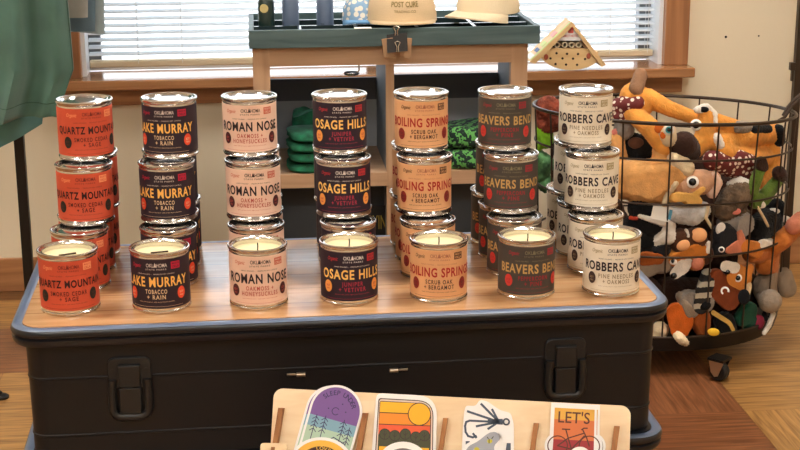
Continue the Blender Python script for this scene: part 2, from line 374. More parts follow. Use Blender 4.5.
# ------------------------------------------------------------------ trunks (two of the same, stacked)
def make_trunk(loc, label, hgt, panel, fittings=True):
    t = thing('storage_trunk', label, 'trunk', loc, 'black storage trunks'); t.rotation_euler.z = .02
    hx, hy, R = .4145, .192, .042; q = hgt-.165
    def rr(ins, z, r=R): return rrect(-hx+ins, hx-ins, -hy+ins, hy-ins, max(.006, r-ins), z, 8)
    g = .0022
    prof = [(.022, 0), (.019, .003), (.019, .0185+q), (.019-.0012, .0196+q), (.019-.0012, .0210+q), (.019, .0222+q), (.018, .0940+q), (.018-.0012, .0951+q), (.018-.0012, .0965+q), (.018, .0977+q), (.017, .1405+q)]
    obj('body', skin(B(), [rr(i, z) for i, z in prof]), M_TRUNK, t, True, False)
    lid = [(.012, .1405), (.004, .142), (.0012, .1465), (.0012, .1505), (.0045, .1525), (.0045, .1535), (.0008, .155), (0, .1585), (.0015, .1622), (.0022, .1628)]; trim = [(.0022, .1628), (.0045, .1641), (.008, .1646), (.0128, .1645), (.0145, .1634)]
    obj('lid', skin(B(), [rr(i, z+q) for i, z in lid]), [M_RIM], t, True, False)
    obj('rim_sheen', skin(B(), [rr(i, z+q) for i, z in trim], False, False), M_RIMSHEEN, t, True, False)  # top of the rim, tinted with the reflected daylight
    obj('top_panel', skin(B(), [rr(.0150, .1634+q), rr(.0150, .1648+q), rr(.0158, .165+q)]), panel, t, True, False)
    if not fittings: return t
    q -= .0065
    for lx in (-.2715, .2765):
        fy = -hy+.0175
        def slab(x0, x1, z0, z1, r, y0, y1):
            a = [Vector((p.x, y1, p.y)) for p in rrect(lx+x0, lx+x1, z0, z1, r, 0, 5)]; b = [Vector((p.x, y0, p.y)) for p in rrect(lx+x0, lx+x1, z0, z1, r, 0, 5)]
            c = [Vector((p.x, y0-.0012, p.y)) for p in rrect(lx+x0+.0012, lx+x1-.0012, z0+.0012, z1-.0012, max(r-.001, .0005), 0, 5)]
            return skin(B(), [a, b, c])
        lt = obj('latch', slab(-.0265, .0265, .088+q, .1275+q, .009, fy-.003, fy+.002), M_LATCH, t, True, False)
        pts = [(-.021, .1), (-.022, .085), (-.022, .060), (-.019, .054), (-.013, .051), (.013, .051), (.019, .054), (.022, .060), (.022, .085), (.021, .1)]
        obj('bail', tube(B(), [Vector((lx+x, fy-.006, z+q)) for x, z in pts], .0052, 12), M_LATCH, lt, True, False)
        obj('hasp', slab(-.0135, .0135, .0905+q, .119+q, .002, fy-.009, fy-.003), M_LATCH, lt, True, False)
        obj('hasp_tongue', slab(-.0135, .0135, .055+q, .0897+q, .002, fy-.0075, fy+.002), M_LATCH, lt, True, False)
        for sx in (-1, 1): obj('rivet', cyl(B(), (lx+sx*.021, fy-.0045, .112+q), (lx+sx*.021, fy-.002, .112+q), .0022, 12), M_LATCH, lt, True, False)
    for cx in (-.066, .062):
        fy = -hy+.017
        bm = B(); s = -1 if cx < 0 else 1
        cyl(bm, (cx+s*.0065-.0055, fy-.002, .0955+q), (cx+s*.0065+.0055, fy-.002, .0955+q), .0016, 10)
        cyl(bm, (cx-s*.0055-.0055, fy-.0025, .095+q), (cx-s*.0055+.0055, fy-.0025, .095+q), .0028, 12)
        obj('clasp_pin', bm, M_PIN, t, True, False)
    return t
TC = (.344, .113); H1 = .178
make_trunk((TC[0], TC[1], 0), 'lower black storage trunk, hidden under the upper one but for its lid rim', T-H1, M_RIM, False)
make_trunk((TC[0], TC[1], T-H1), 'upper black storage trunk with wood top carrying the candle tins', H1, M_TOPWOOD)

# ------------------------------------------------------------------ display shelf behind
SY, SB = .72, .955
sx0, sx1 = .2365, .711; stop = T+.2205
sh = thing('display_shelf', 'oak-edged grey cubby shelf behind the trunk, in front of the window', 'shelf', ((sx0+sx1)/2, SY, 0))
for a in (sx0, sx1-.029): obj('upright', box(B(), a, a+.029, SY, SY+.02, 0, stop), M_OAK, sh)
obj('top_rail', box(B(), sx0+.029, sx1-.029, SY, SY+.02, T+.187, stop), M_OAKH, sh)
obj('top', box(B(), sx0, sx1, SY+.02, SB, stop-.016, stop), M_GREYLAM, sh)
for a in (sx0, sx1-.014): obj('side_panel', box(B(), a, a+.014, SY+.02, SB, 0, stop-.016), M_GREYLAM, sh)
d = obj('divider', box(B(), .466, .478, SY+.02, SB, .012, stop-.016), M_GREYLAM, sh); obj('edge_strip', box(B(), .465, .479, SY+.008, SY+.02, .012, T+.187), M_OAK, d)
for a, b in ((sx0+.014, .466), (.478, sx1-.014)):
    obj('shelf_board', box(B(), a+.0003, b-.0003, SY+.004, SB, T-.028, T-.004), M_OAKH, sh)
    obj('lower_panel', box(B(), a+.0003, b-.0003, SY+.075, SY+.083, .012, T-.028), M_SLATE, sh)
for a, b, pa_, pb_ in ((sx0+.014, .466, 77.5, 99.5), (.478, sx1-.014, 73, 97.5)):  # back in two tones: darker strip above, grey board below, gap at the top
    xm = (a+b)/2; zz = [at(330 if xm < .47 else 450, q, SB).z for q in (pa_, pb_)]
    obj('back_panel', box(B(), a+.0003, b-.0003, SB-.006, SB, T-.004, zz[1]), M_GREYBACK, sh); obj('back_strip', box(B(), a+.0003, b-.0003, SB-.007, SB, zz[1], zz[0]), M_DARKSTRIP, sh)
obj('plinth', box(B(), sx0+.014, sx1-.014, SY+.02, SB, 0, .012), M_SLATE, sh)
# hook with a round dish under the shelf top
p = at(359, 66, .80); q = at(351.5, 73, .80)
hk = thing('hanging_hook', 'small steel hook with round dish hanging inside the left cubby', 'hook', (p.x, p.y, stop-.016))
obj('stem', tube(B(), [(p.x, p.y, stop-.0161), (p.x, p.y, q.z+.004), (p.x-.004, p.y, q.z)], .0016, 8), M_PIN, hk, True)
obj('dish', lathe(B(), [(.0001, -.003), (.012, -.003), (.0145, 0), (.0145, .0015), (.012, -.0005), (.0001, -.001)], (q.x, q.y, q.z), 24), M_TIN, hk, True)
# sign behind the tins in the lower cubby
sgp = at(381, 222, SY+.06)
sg = thing('black_sign', 'small black sign with gold lettering standing in the lower cubby', 'sign', (sgp.x, SY+.06, sgp.z-.02))
obj('board', box(B(), sgp.x-.065, sgp.x+.014, SY+.06, SY+.066, .012, at(381, 206, SY+.06).z), mat('sign_black', (30, 30, 30), .5), sg)
bm = B(); put_text(bm, "OKLAYIN'", lambda x, y: Vector((sgp.x-.0215+x, SY+.0595, sgp.z+y)), .026, .068, .0)
obj('lettering', bm, mat('gold_print', (190, 165, 70), .5), sg)

# ------------------------------------------------------------------ tray on the shelf
tx0, tx1, ty0, ty1 = .2310, .7290, .704, .945
tr_ = thing('divided_tray', 'long black wooden divided tray on top of the shelf', 'tray', ((tx0+tx1)/2, ty0, stop))
tz0, tz1 = stop+.0003, T+.2515
obj('front_board', box(B(), tx0, tx1, ty0, ty0+.009, tz0, tz1, .001), M_BLACKWOOD, tr_)
obj('back_board', box(B(), tx0, tx1, ty1-.009, ty1, tz0, tz1, .001), M_BLACKWOOD, tr_)
for a in (tx0, tx1-.009): obj('end_board', box(B(), a, a+.009, ty0+.009, ty1-.009, tz0, tz1, .001), M_BLACKWOOD, tr_)
obj('bottom', box(B(), tx0+.009, tx1-.009, ty0+.009, ty1-.009, tz0, tz0+.004), M_BLACKWOOD, tr_)
bm = B()
for y in (.782, .862): box(bm, tx0+.009, tx1-.009, y-.003, y+.003, tz0+.004, tz1-.003)
for x, a, b in ((.318, ty0, .782), (.36, .782, ty1), (.30, .862, ty1), (.415, ty0, ty1), (.52, ty0, ty1), (.62, ty0, ty1)):
    box(bm, x-.003, x+.003, a+.009 if a == ty0 else a+.003, b-.009 if b == ty1 else b-.003, tz0+.004, tz1-.003)
obj('slot_dividers', bm, M_BLACKGLOSS, tr_)
p = at(363, 28.5, ty0)
tg = thing('price_tag', 'blank white paper tag lying on the tray edge below the blue cap', 'tag', (p.x, ty0, tz1))
obj('card', box(B(), p.x-.0145, p.x+.0145, ty0-.0012, ty0+.012, tz1+.0003, tz1+.0014), mat('paper_white', (240, 240, 238), .7), tg)
def bottle(px0, px1, ybot, Y, name, label, cat, c, grp, cap):
    a = at(px0, ybot, Y); b = at(px1, ybot, Y); r = (b.x-a.x)/2; cx = (a.x+b.x)/2; z0 = tz0+.0043
    t = thing(name, label, cat, (cx, Y, z0), grp)
    obj('body', lathe(B(), [(r*.96, 0), (r, .003), (r, .06), (r*.8, .068), (r*.5, .072), (r*.5, .08)], (cx, Y, z0), 28, True, True), c, t, True)
    obj('cap', lathe(B(), [(r*.55, .0801), (r*.55, .09), (r*.5, .092)], (cx, Y, z0), 24, True, True), cap, t, True)
    return t, cx, r, z0
M_SL = mat('slate_blue_glaze', (88, 104, 128), .4); M_DG = mat('dark_green_glass', (28, 48, 44), .3)
t, cx, r, z0 = bottle(258, 274.5, 14, .815, 'green_bottle', 'dark green bottle with a round gold seal in the black tray', 'bottle', M_DG, None, M_BLACKMETAL)
p = at(264, 8.5, .815-r)
obj('gold_seal', cyl(B(), (p.x, .815-r-.0012, p.z), (p.x, .815-r+.003, p.z), .0075, 20), mat('gold_foil', (196, 180, 120), .5), t)
bottle(282, 299, 12, .822, 'blue_bottle', 'slate blue bottle in the black tray, beside the dark green one', 'bottle', M_SL, 'slate blue bottles in the tray', M_SL)
bottle(316.5, 333.5, 12, .822, 'blue_bottle', 'slate blue bottle in the black tray, beside the pale blue cap', 'bottle', M_SL, 'slate blue bottles in the tray', M_SL)
# caps
def cap_thing(name, label, c, r, h, face, crown_m, brim_m, brim_len, brim_drop, tilt=0, brim_w=.85):
    """crown and curved brim; face = direction the brim points (degrees, 270 = towards the shop)"""
    t = thing(name, label, 'cap', c); c = Vector(c); a = math.radians(face); fx = Vector((math.cos(a), math.sin(a), 0)); fy = Vector((-fx.y, fx.x, 0))
    rings = []
    N = 40
    for k in range(9):
        u = k/8; rr = r*math.cos(u*PI/2*.97)**.62; z = h*math.sin(u*PI/2)
        ring = []
        for i in range(N):
            th = 2*PI*i/N; sq = 1+.04*math.cos(2*th)
            dent = 1-.05*math.exp(-((math.degrees(th)-0) % 360-0)**2/900)
            ring.append(c + fx*(rr*1.08*sq*math.cos(th)) + fy*(rr*math.sin(th)) + Vector((0, 0, z + .002*math.sin(6*th)*u)))
        rings.append(ring)
    cr = obj('crown', skin(B(), rings), crown_m, t, 60)
    bm = B(); top = []; n = 20; strips = []
    for k in range(6):
        v = k/5; row = []
        for i in range(n+1):
            s = -1+2*i/n; ang = s*PI/2*brim_w
            base = Vector((r*1.06*math.cos(ang), r*math.sin(ang), 0)); ext = brim_len*v*(math.cos(s*PI/2)**.5)
            row.append((base.x+ext, base.y, .004-brim_drop*v*.3-brim_drop*(s*s)*(.4+.6*v)))
        strips.append(row)
    def W(q, dz): return c + fx*q[0] + fy*q[1] + Vector((0, 0, q[2]+dz))
    up = [[bm.verts.new(W(q, .0012)) for q in row] for row in strips]; dn = [[bm.verts.new(W(q, -.0012)) for q in row] for row in strips]
    for S, fl in ((up, 0), (dn, 1)):
        for k in range(5):
            for i in range(n): bm.faces.new((S[k][i], S[k][i+1], S[k+1][i+1], S[k+1][i]))
    edge = lambda L: [(L[0][i], L[0][i+1]) for i in range(n)] + [(L[k][n], L[k+1][n]) for k in range(5)] + [(L[5][i+1], L[5][i]) for i in reversed(range(n))] + [(L[k+1][0], L[k][0]) for k in reversed(range(5))]
    for (a1, b1), (a2, b2) in zip(edge(up), edge(dn)): bm.faces.new((a1, b1, b2, a2))
    obj('brim', bm, brim_m, t, 60)
    obj('button', ball(B(), c+Vector((0, 0, h)), .006, 10), crown_m, t, True)
    return t
M_TANCAP = mat('tan_canvas', (214, 188, 150), .85, bump=.3, bscale=400); M_CREAMCAP = mat('cream_canvas', (224, 206, 172), .85, bump=.25, bscale=400)
M_BLUEC = mat('sky_blue_cloth', (110, 160, 205), .8); M_BLUEPAT = dots('blue_print_cloth', (132, 168, 200), (228, 222, 205), 90, .42)
p = at(402, 24, .775)
c1 = cap_thing('baseball_cap', 'tan canvas cap with embroidered lettering, middle of the tray', (p.x, p.y+.01, tz1+.004), .062, .064, 270, M_TANCAP, M_TANCAP, .022, .004, brim_w=.75)
bm = B()
def capmap(zc):
    def f(x, y):
        z = zc+y; q = math.cos(math.asin(z/.064)*.97)**.62; a = x/.064; s = 1+.04*math.cos(2*a)
        return Vector((p.x + (.062*q+.0012)*math.sin(a), p.y+.01 - (.062*1.08*s*q+.0014)*math.cos(a), tz1+.004+z))
    return f
put_text(bm, 'POST CURE', capmap(.034), .0085, .052, .02); put_text(bm, 'TRADING CO', capmap(.022), .004, .04, .02)
obj('embroidery', bm, mat('olive_thread', (132, 112, 64), .9), c1)
p = at(359, 21, .80)
cap_thing('baseball_cap', 'pale blue patterned cap with sky blue brim in the tray', (p.x, p.y, tz1+.002), .03, .042, 270, M_BLUEPAT, M_BLUEC, .012, .008)
p = at(488, 10, .80)
cap_thing('baseball_cap', 'cream cap with a curved brim resting at the tray end', (p.x, p.y, tz1+.014), .055, .058, 225, M_CREAMCAP, M_CREAMCAP, .042, .014)
# binder clip holding a bundle of brown cards on the tray front
p = at(396, 43, ty0-.008); n = p.copy()
bc = thing('binder_clip', 'black binder clip hung on the tray front with looped wire handles', 'clip', (p.x, ty0-.004, p.z+.012))
bm = B(); zt = at(396, 35, ty0).z; zb = at(396, 53, ty0).z
A = [Vector((p.x-.0155, ty0-.0005, zt)), Vector((p.x-.0155, ty0-.0125, zb+.002)), Vector((p.x-.0155, ty0-.0135, zb+.002)), Vector((p.x-.0155, ty0-.0022, zt+.001))]
obj('clip_body', skin(bm, [A, [v+Vector((.035, 0, .003)) for v in A]]), M_BLACKMETAL, bc)
def loop(cx, y0, y1, z0, z1, w): return [Vector((cx-w*.4, y0, z0)), Vector((cx-w*.3, (y0+y1)/2, (z0+z1)/2)), Vector((cx-w, y1, z1-.002)), Vector((cx, y1, z1)), Vector((cx+w, y1, z1-.002)), Vector((cx+w*.3, (y0+y1)/2, (z0+z1)/2)), Vector((cx+w*.4, y0, z0))]
bm = B(); tube(bm, loop(p.x+.001, ty0-.003, ty0-.004, zt, zt+.0155, .0055), .0013, 8); tube(bm, loop(p.x+.002, ty0-.0135, ty0-.013, zb+.004, zb+.022, -.0045), .0011, 8)
obj('wire_handle', bm, mat('nickel_wire', (200, 200, 195), .25, 1), bc, True)
cd = thing('card_bundle', 'bundle of brown kraft cards held under the binder clip', 'cards', (p.x, ty0-.003, zb))
M_KRAFT = mat('kraft_card', (176, 138, 102), .8)
for k, (dx, rot) in enumerate(((-.0125, .14), (.013, -.08))):
    bm = B(); u = Vector((math.cos(rot), 0, math.sin(rot))); v = Vector((-math.sin(rot), 0, math.cos(rot)))
    obox(bm, (p.x+.002+dx*1.15, ty0-.003-.0035*0, (zt+zb)/2-.006), u, Vector((0, 1, 0)), v, .0095, .0018, .0165); obj('card', bm, M_KRAFT, cd)
# ------------------------------------------------------------------ candle tins
DR, HC = .0372, .0786
TYPES = [
 dict(k='orange', d='orange-labelled', title='QUARTZ MOUNTAIN', tw=.104, th=.0088, s1='SMOKED CEDAR', s2='+ SAGE', lab=(206, 84, 56), tc=(58, 28, 28), sc=(96, 40, 30), oc=(44, 42, 34), lc=(238, 150, 104), lg=(120, 44, 34)),
 dict(k='redoval', d='dark-labelled red-oval', title='LAKE MURRAY', tw=.091, th=.0112, s1='TOBACCO', s2='+ RAIN', lab=(46, 32, 40), tc=(246, 188, 96), sc=(222, 190, 152), oc=(226, 78, 46), lc=(190, 34, 62), lg=(214, 200, 190)),
 dict(k='pink', d='pale pink-labelled', title='ROMAN NOSE', tw=.092, th=.0112, s1='OAKMOSS +', s2='HONEYSUCKLES', lab=(236, 198, 174), tc=(44, 28, 32), sc=(188, 84, 74), oc=(78, 32, 32), lc=(206, 106, 84), lg=(60, 46, 46)),
 dict(k='amber', d='dark-labelled amber-oval', title='OSAGE HILLS', tw=.090, th=.0112, s1='JUNIPER', s2='+ VETIVER', lab=(44, 30, 42), tc=(250, 200, 112), sc=(168, 52, 74), oc=(238, 156, 74), lc=(186, 50, 56), lg=(228, 220, 214)),
 dict(k='tan', d='kraft tan-labelled', title='BOILING SPRINGS', tw=.106, th=.0108, s1='SCRUB OAK', s2='+ BERGAMOT', lab=(228, 170, 120), tc=(178, 48, 40), sc=(74, 42, 36), oc=(142, 44, 38), lc=(96, 62, 40), lg=(178, 110, 84)),
 dict(k='charcoal', d='charcoal-labelled', title='BEAVERS BEND', tw=.098, th=.0108, s1='PEPPERCORN', s2='+ PINE', lab=(74, 67, 60), tc=(194, 156, 96), sc=(158, 42, 50), oc=(206, 62, 52), lc=(164, 44, 54), lg=(130, 124, 96)),
 dict(k='cream', d='cream white-labelled', title='ROBBERS CAVE', tw=.098, th=.0106, s1='PINE NEEDLES', s2='+ OAKMOSS', lab=(236, 224, 202), tc=(50, 40, 42), sc=(158, 138, 108), oc=(62, 42, 38), lc=(176, 158, 116), lg=(70, 66, 66)),
]
LR = DR-.0007
def wrap(r, ac, zc): return lambda x, y: Vector((r*math.sin(x/r+ac), -r*math.cos(x/r+ac), zc+y))
def disc(bm, r, ac, zc, w, h, n=28, hole=0):
    f = wrap(r, ac, zc)
    vs = [bm.verts.new(f(w/2*math.cos(2*PI*k/n), h/2*math.sin(2*PI*k/n))) for k in range(n)]
    c = bm.verts.new(f(0, 0))
    for k in range(n): bm.faces.new((vs[k], vs[(k+1) % n], c))
def strip(bm, r, ac, zc, w, h, n=8):
    f = wrap(r, ac, zc); a = [bm.verts.new(f(-w/2+w*k/n, -h/2)) for k in range(n+1)]; b = [bm.verts.new(f(-w/2+w*k/n, h/2)) for k in range(n+1)]
    for k in range(n): bm.faces.new((a[k], a[k+1], b[k+1], b[k]))
TXR = LR+.0008
def can_meshes():
    P = {}
    P['body'] = lathe(B(), [(.0001, .0015), (DR-.003, .0015), (DR-.002, 0), (DR-.0006, .0004), (DR, .0016), (DR-.0002, .0032), (DR-.0012, .0042), (DR-.0012, HC-.0078), (DR-.0012, HC-.0066), (DR-.0014, HC-.0060)], n=72)
    P['rim'] = lathe(B(), [(DR-.0014, HC-.0060), (DR-.0002, HC-.0044), (DR+.0006, HC-.0028), (DR+.0007, HC-.0012), (DR, HC-.0003), (DR-.001, HC), (DR-.0022, HC-.0004), (DR-.003, HC-.0018)], n=72)
    P['lid'] = lathe(B(), [(DR-.003, HC-.0018), (DR-.0038, HC-.0026), (DR-.0046, HC-.0024), (DR-.0054, HC-.0008), (DR-.0062, HC-.0006), (DR-.0072, HC-.0024), (DR-.0082, HC-.0034), (DR-.0096, HC-.0032), (DR-.011, HC-.0022), (.012, HC-.0020), (.0001, HC-.0020)], n=72)
    P['inner'] = lathe(B(), [(DR-.003, HC-.0018), (DR-.0045, HC-.0028), (DR-.0062, HC-.0022), (DR-.0066, HC-.0032), (DR-.0054, HC-.0045), (DR-.0052, HC-.010)], n=72)
    P['wax'] = lathe(B(), [(DR-.0052, HC-.0090), (DR-.0062, HC-.0095), (.02, HC-.0098), (.004, HC-.0094), (.0001, HC-.0094)], n=48)
    P['label'] = lathe(B(), [(LR-.0004, .0068), (LR, .007), (LR, .0702), (LR-.0004, .0704)], n=96)
    return P
CM = {k: obj('tmp', b, None, None, True) for k, b in can_meshes().items()}
CMD = {}
for k, o in CM.items(): CMD[k] = o.data; bpy.data.objects.remove(o)
def mk(name, me, m, parent):
    me2 = me.copy(); me2.materials.clear(); me2.materials.append(m)
    o = bpy.data.objects.new(name, me2); COL.objects.link(o); o.parent = parent; return o
_share = {}
def share(name, key, m, parent):
    k = (key, m.name)
    if k not in _share:
        me2 = CMD[key].copy(); me2.materials.clear(); me2.materials.append(m); _share[k] = me2
    o = bpy.data.objects.new(name, _share[k]); COL.objects.link(o); o.parent = parent; return o
def make_tin(ty, opened):
    t = thing('candle_tin', '', 'candle tin', (0, 0, 0), 'candle tins on the trunk')
    share('tin_body', 'body', M_TIN, t); share('tin_rim', 'rim', M_TIN, t)
    if opened:
        share('inner_lip', 'inner', M_TIN, t); share('wax', 'wax', M_WAX, t)
        tall = ty['k'] not in ('orange', 'redoval')
        bm = B()
        if tall: tube(bm, [(0, -.004, HC-.0098), (.0004, -.004, HC-.004), (.0002, -.0042, HC+.0008)], .0008, 6)
        else: obox(bm, (0, 0, HC-.0088), Vector((.94, .33, 0)), Vector((-.33, .94, 0)), Vector((0, 0, 1)), .011, .0012, .001)
        obj('wick', bm, M_WICK, t)
    else: share('lid', 'lid', M_LID, t)
    K = ty['k']; lb = share('label', 'label', mat('label_'+K, ty['lab'], .55, spec=.3), t)
    mt = mat('print_title_'+K, ty['tc'], .55, spec=.3); ms = mat('print_scent_'+K, ty['sc'], .55, spec=.3); mo = mat('print_oval_'+K, ty['oc'], .55, spec=.3); ml = mat('print_logo_'+K, ty['lc'], .55, spec=.3); mg = mat('print_mark_'+K, ty['lg'], .55, spec=.3)
    bm = B(); put_text(bm, ty['title'], wrap(TXR, 0, .0418), ty['th']*1.06, ty['tw']*.945, .026, 0, 1.14); obj('title_lettering', bm, mt, lb)
    bm = B(); wd = {True: .0046*.9}[True]
    for s, z in ((ty['s1'], .0293), (ty['s2'], .0222)): put_text(bm, s, wrap(TXR, 0, z), .0053, .0041*len(s)*.96, .022, 0, 1.3)
    obj('scent_lettering', bm, ms, lb)
    for a in (-.90, .90):
        bm = B(); disc(bm, TXR, a, .0252, .0118, .0158); ov = obj('oval_seal', bm, mo, lb); bm = B()
        put_text(bm, 'SOY', wrap(TXR+.0003, a, .0262), .0028, .0062, .01); put_text(bm, 'WAX', wrap(TXR+.0003, a, .0222), .0022, .0055, .01)
        obj('seal_lettering', bm, ms, lb)
    bm = B(); put_text(bm, 'OKL', wrap(TXR, -.175, .0632), .0046, .0098, .01); put_text(bm, 'HOMA', wrap(TXR, .225, .0632), .0046, .0132, .01)
    put_text(bm, 'STATE PARKS', wrap(TXR, 0.02, .0580), .0020, .0262, .004, 0, 1.2)
    f = wrap(TXR, 0, .0634)
    for w_, y0, y1 in ((.0024, .0005, .0032), (.0036, -.0010, .0016), (.0046, -.0025, .0002)):
        bm.faces.new([bm.verts.new(f(-w_/2, y0)), bm.verts.new(f(w_/2, y0)), bm.verts.new(f(0, y1))])
    put_text(bm, 'HAND POURED  -  PREMIUM SOY CANDLE', wrap(TXR, 0, .0520), .0016, .048, 0, 0, 1.1)
    obj('mark_lettering', bm, mg, lb)
    bm = B(); put_text(bm, 'Organic', wrap(TXR, -.70, .0622), .0046, .0150, .012, .35); obj('script_mark', bm, ml, lb)
    bm = B(); strip(bm, TXR, .70, .0622, .0124, .0092)
    lo = obj('stamp', bm, ml, lb)
    bm = B(); put_text(bm, 'MADE IN', wrap(TXR+.0003, .70, .0645), .0024, .0095, .006); put_text(bm, 'OKLA', wrap(TXR+.0003, .70, .0604), .0030, .0095, .01)
    obj('stamp_lettering', bm, mat('label_'+K, ty['lab'], .55), lb)
    bm = B(); put_text(bm, 'BURN WITHIN SIGHT  KEEP AWAY FROM CHILDREN', wrap(TXR, 0, .0158), .0011, .046, 0); strip(bm, TXR, 0, .0100, .07, .0003, 24)
    obj('fine_print', bm, ms, lb)
    return t
CX = [.0078, .1203, .2349, .3552, .4656, .5824, .6942]
OFFX = [[-6.8, -5.2, 2.6, -1.9, 2.6, .1, -.7], [-2.5, .7, 1.7, 3.7, -.2, .6, -.1], [4.3, -.3, -.8, 0, -.6, 1.2, 1.8], [5.1, 4.8, -3.5, -1.8, -.8, -1.9, -1.0]]
OFFY = [[1.2, -1.9, -1.8, 2.7, -.7, 2, -1.5], [0]*7, [0]*7, [0]*7]
# turn of each tin's label, read off where its printed mark sits (px right of the tin's axis)
TURN = {'front': [-.8, -5.0, 1.3, 3.2, .1, 7, 5], 'l1': [2, 0, 0, 2, 0, 0, 2], 'l2a': [0, -4, 0, .7, 1, 0, 0], 'top': [6.6, -7, -.3, 1.7, 3, -.5, .6], 'l2b': [3, 0, 0, 3, 2, 2, 2], 'l1b': [4, 2, 3, 1, 0, -2, 3], 'l1c': [0, 3, -3, 2, 4, 3, 1]}
ROWS = [('front', 0, 0, 0, 'open {d} candle tin with bare wax, alone in front of its stack'),
        ('l1', 1, .0973, 0, '{d} candle tin, front one of the bottom layer in its stack'),
        ('l1b', 1, .0973+.0776, 0, '{d} candle tin, middle one of the bottom layer in its stack'),
        ('l1c', 1, .0973+.1552, 0, '{d} candle tin, rear one of the bottom layer in its stack'),
        ('l2a', 2, .0973+.0386, 1, '{d} candle tin, front one of the middle layer in its stack'),
        ('l2b', 2, .0973+.1162, 1, '{d} candle tin, rear one of the middle layer in its stack'),
        ('top', 3, .1745, 2, '{d} candle tin, single topmost one of its stack')]
for j, ty in enumerate(TYPES):
    closed = make_tin(ty, False); first = True
    for key, oi, y, lev, lab in ROWS:
        if key == 'front': o = make_tin(ty, True)
        elif first: o = closed; first = False
        else: o = copy_tree(closed)
        dx = OFFX[oi][j]/1000*(.9 if oi else 1); dy = OFFY[0][j]/1000 if oi == 0 else 0
        o.location = (CX[j]+dx, y+dy, T+.0002+lev*(HC+.0002))
        view = math.atan2(o.location.x-EYE.x, o.location.y-EYE.y)       # the tin's axis as seen: turn measured from there
        o.rotation_euler.z = -view*.9 + math.asin(max(-.6, min(.6, TURN[key][j]/29.5)))
        o['label'] = lab.format(d=ty['d'])

# ------------------------------------------------------------------ folded shirts in the cubbies
def folded(name, label, group, c, hx, hy, h, m, rot=0, extra=None):
    t = thing(name, label, 'shirt', c, group); bm = B(); c = Vector(c)
    u = Vector((math.cos(rot), math.sin(rot), 0)); v = Vector((-u.y, u.x, 0)); rings = []
    N = 28; prof = [(.90, .02), (.98, .15), (1, .35), (.985, .48), (1, .62), (.99, .85), (.93, .97), (.6, 1.0)]
    for s, zz in prof:
        ring = []
        for k in range(N):
            a = 2*PI*k/N; q = (abs(math.cos(a))**4+abs(math.sin(a))**4)**-.25
            wob = 1+.03*math.sin(3*a+zz*5+c.x*90)
            ring.append(c + u*(hx*s*q*math.cos(a)*wob) + v*(hy*s*q*math.sin(a)*wob) + Vector((0, 0, h*zz*(1+.08*math.sin(2*a+c.z*70)))))
        rings.append(ring)
    obj('folded_cloth', skin(bm, rings), m, t, 60)
    return t
M_GREEN = mat('forest_green_cotton', (14, 92, 62), .85, bump=.3, bscale=300, var=.25, vscale=60)
shz = T-.0037; gx = at(302, 180, .79).x
for k in range(4):
    hgt = .0150
    folded('folded_shirt', ['green folded shirt, lowest of the four-high pile in the left cubby', 'green folded shirt, second from the shelf in the left cubby pile', 'green folded shirt, third from the shelf in the left cubby pile', 'green folded shirt, topmost of the left cubby pile'][k],
           'green folded shirts in the left cubby', (gx+.034+.002*(k % 2), .778, shz+k*(hgt+.0035)), .060, .050, hgt, M_GREEN, .05*k)
o = folded('rolled_shirt', 'green shirt rolled upright behind the folded pile in the left cubby', None, (gx+.016, .868, shz), .030, .022, .085, M_GREEN, .1)
m = bpy.data.materials.new('palm_print_cotton'); m.use_nodes = True; nt = m.node_tree; b = nt.nodes['Principled BSDF']; L = nt.links.new
tc = nt.nodes.new('ShaderNodeTexCoord'); mp = nt.nodes.new('ShaderNodeMapping'); mp.inputs['Rotation'].default_value = (0, .7, .5); L(tc.outputs['Object'], mp.inputs[0])
wv = nt.nodes.new('ShaderNodeTexWave'); wv.inputs['Scale'].default_value = 20; wv.inputs['Distortion'].default_value = 5; wv.inputs['Detail'].default_value = 1; wv.inputs['Detail Scale'].default_value = 9; L(mp.outputs[0], wv.inputs['Vector'])
r = nt.nodes.new('ShaderNodeValToRGB'); r.color_ramp.elements[0].position = .6; r.color_ramp.elements[1].position = .68; r.color_ramp.elements[0].color = srgb((14, 40, 32)); r.color_ramp.elements[1].color = srgb((96, 168, 84))
L(wv.outputs['Fac'], r.inputs[0]); L(r.outputs[0], b.inputs['Base Color']); b.inputs['Roughness'].default_value = .85
gx = at(464, 175, .80).x
folded('folded_shirt', 'palm-leaf print folded shirt, lower of two in the right cubby', 'palm-print folded shirts in the right cubby', (gx, .782, shz), .055, .055, .034, m)
folded('folded_shirt', 'palm-leaf print folded shirt, upper of two in the right cubby', 'palm-print folded shirts in the right cubby', (gx+.003, .782, shz+.038), .052, .053, .034, m, .08)

# ------------------------------------------------------------------ insect hotel on the sill
IY = 1.108
ih = thing('insect_house', 'small wooden A-frame insect house with drilled holes on the sill', 'insect house', (at(571, 70, IY).x, IY, wz0))
zoff = wz0+.0005-at(571, 70.5, IY).z
def ipt(px, py, Y=IY): p = at(px, py, IY); return Vector((p.x, Y, p.z+zoff))
M_PINE = wood('pale_pine', (214, 176, 122), (230, 196, 144), (5, 50, 50), .55, bump=.05)
def iprism(name, pts, y0, y1, m, parent): return obj(name, prism(B(), [ipt(x, y, y0) for x, y in pts], [ipt(x, y, y1) for x, y in pts]), m, parent)
pts = [(571+31*math.cos(a), 52+18.2*math.sin(a)) for a in [PI*k/16 for k in range(17)]]
pts = [(max(539, min(598, x)), y) for x, y in pts] + [(543, 52), (550, 48.6), (590, 48.6), (596, 52)]
fp = iprism('front_panel', pts, IY, IY+.012, M_PINE, ih)
bm = B()
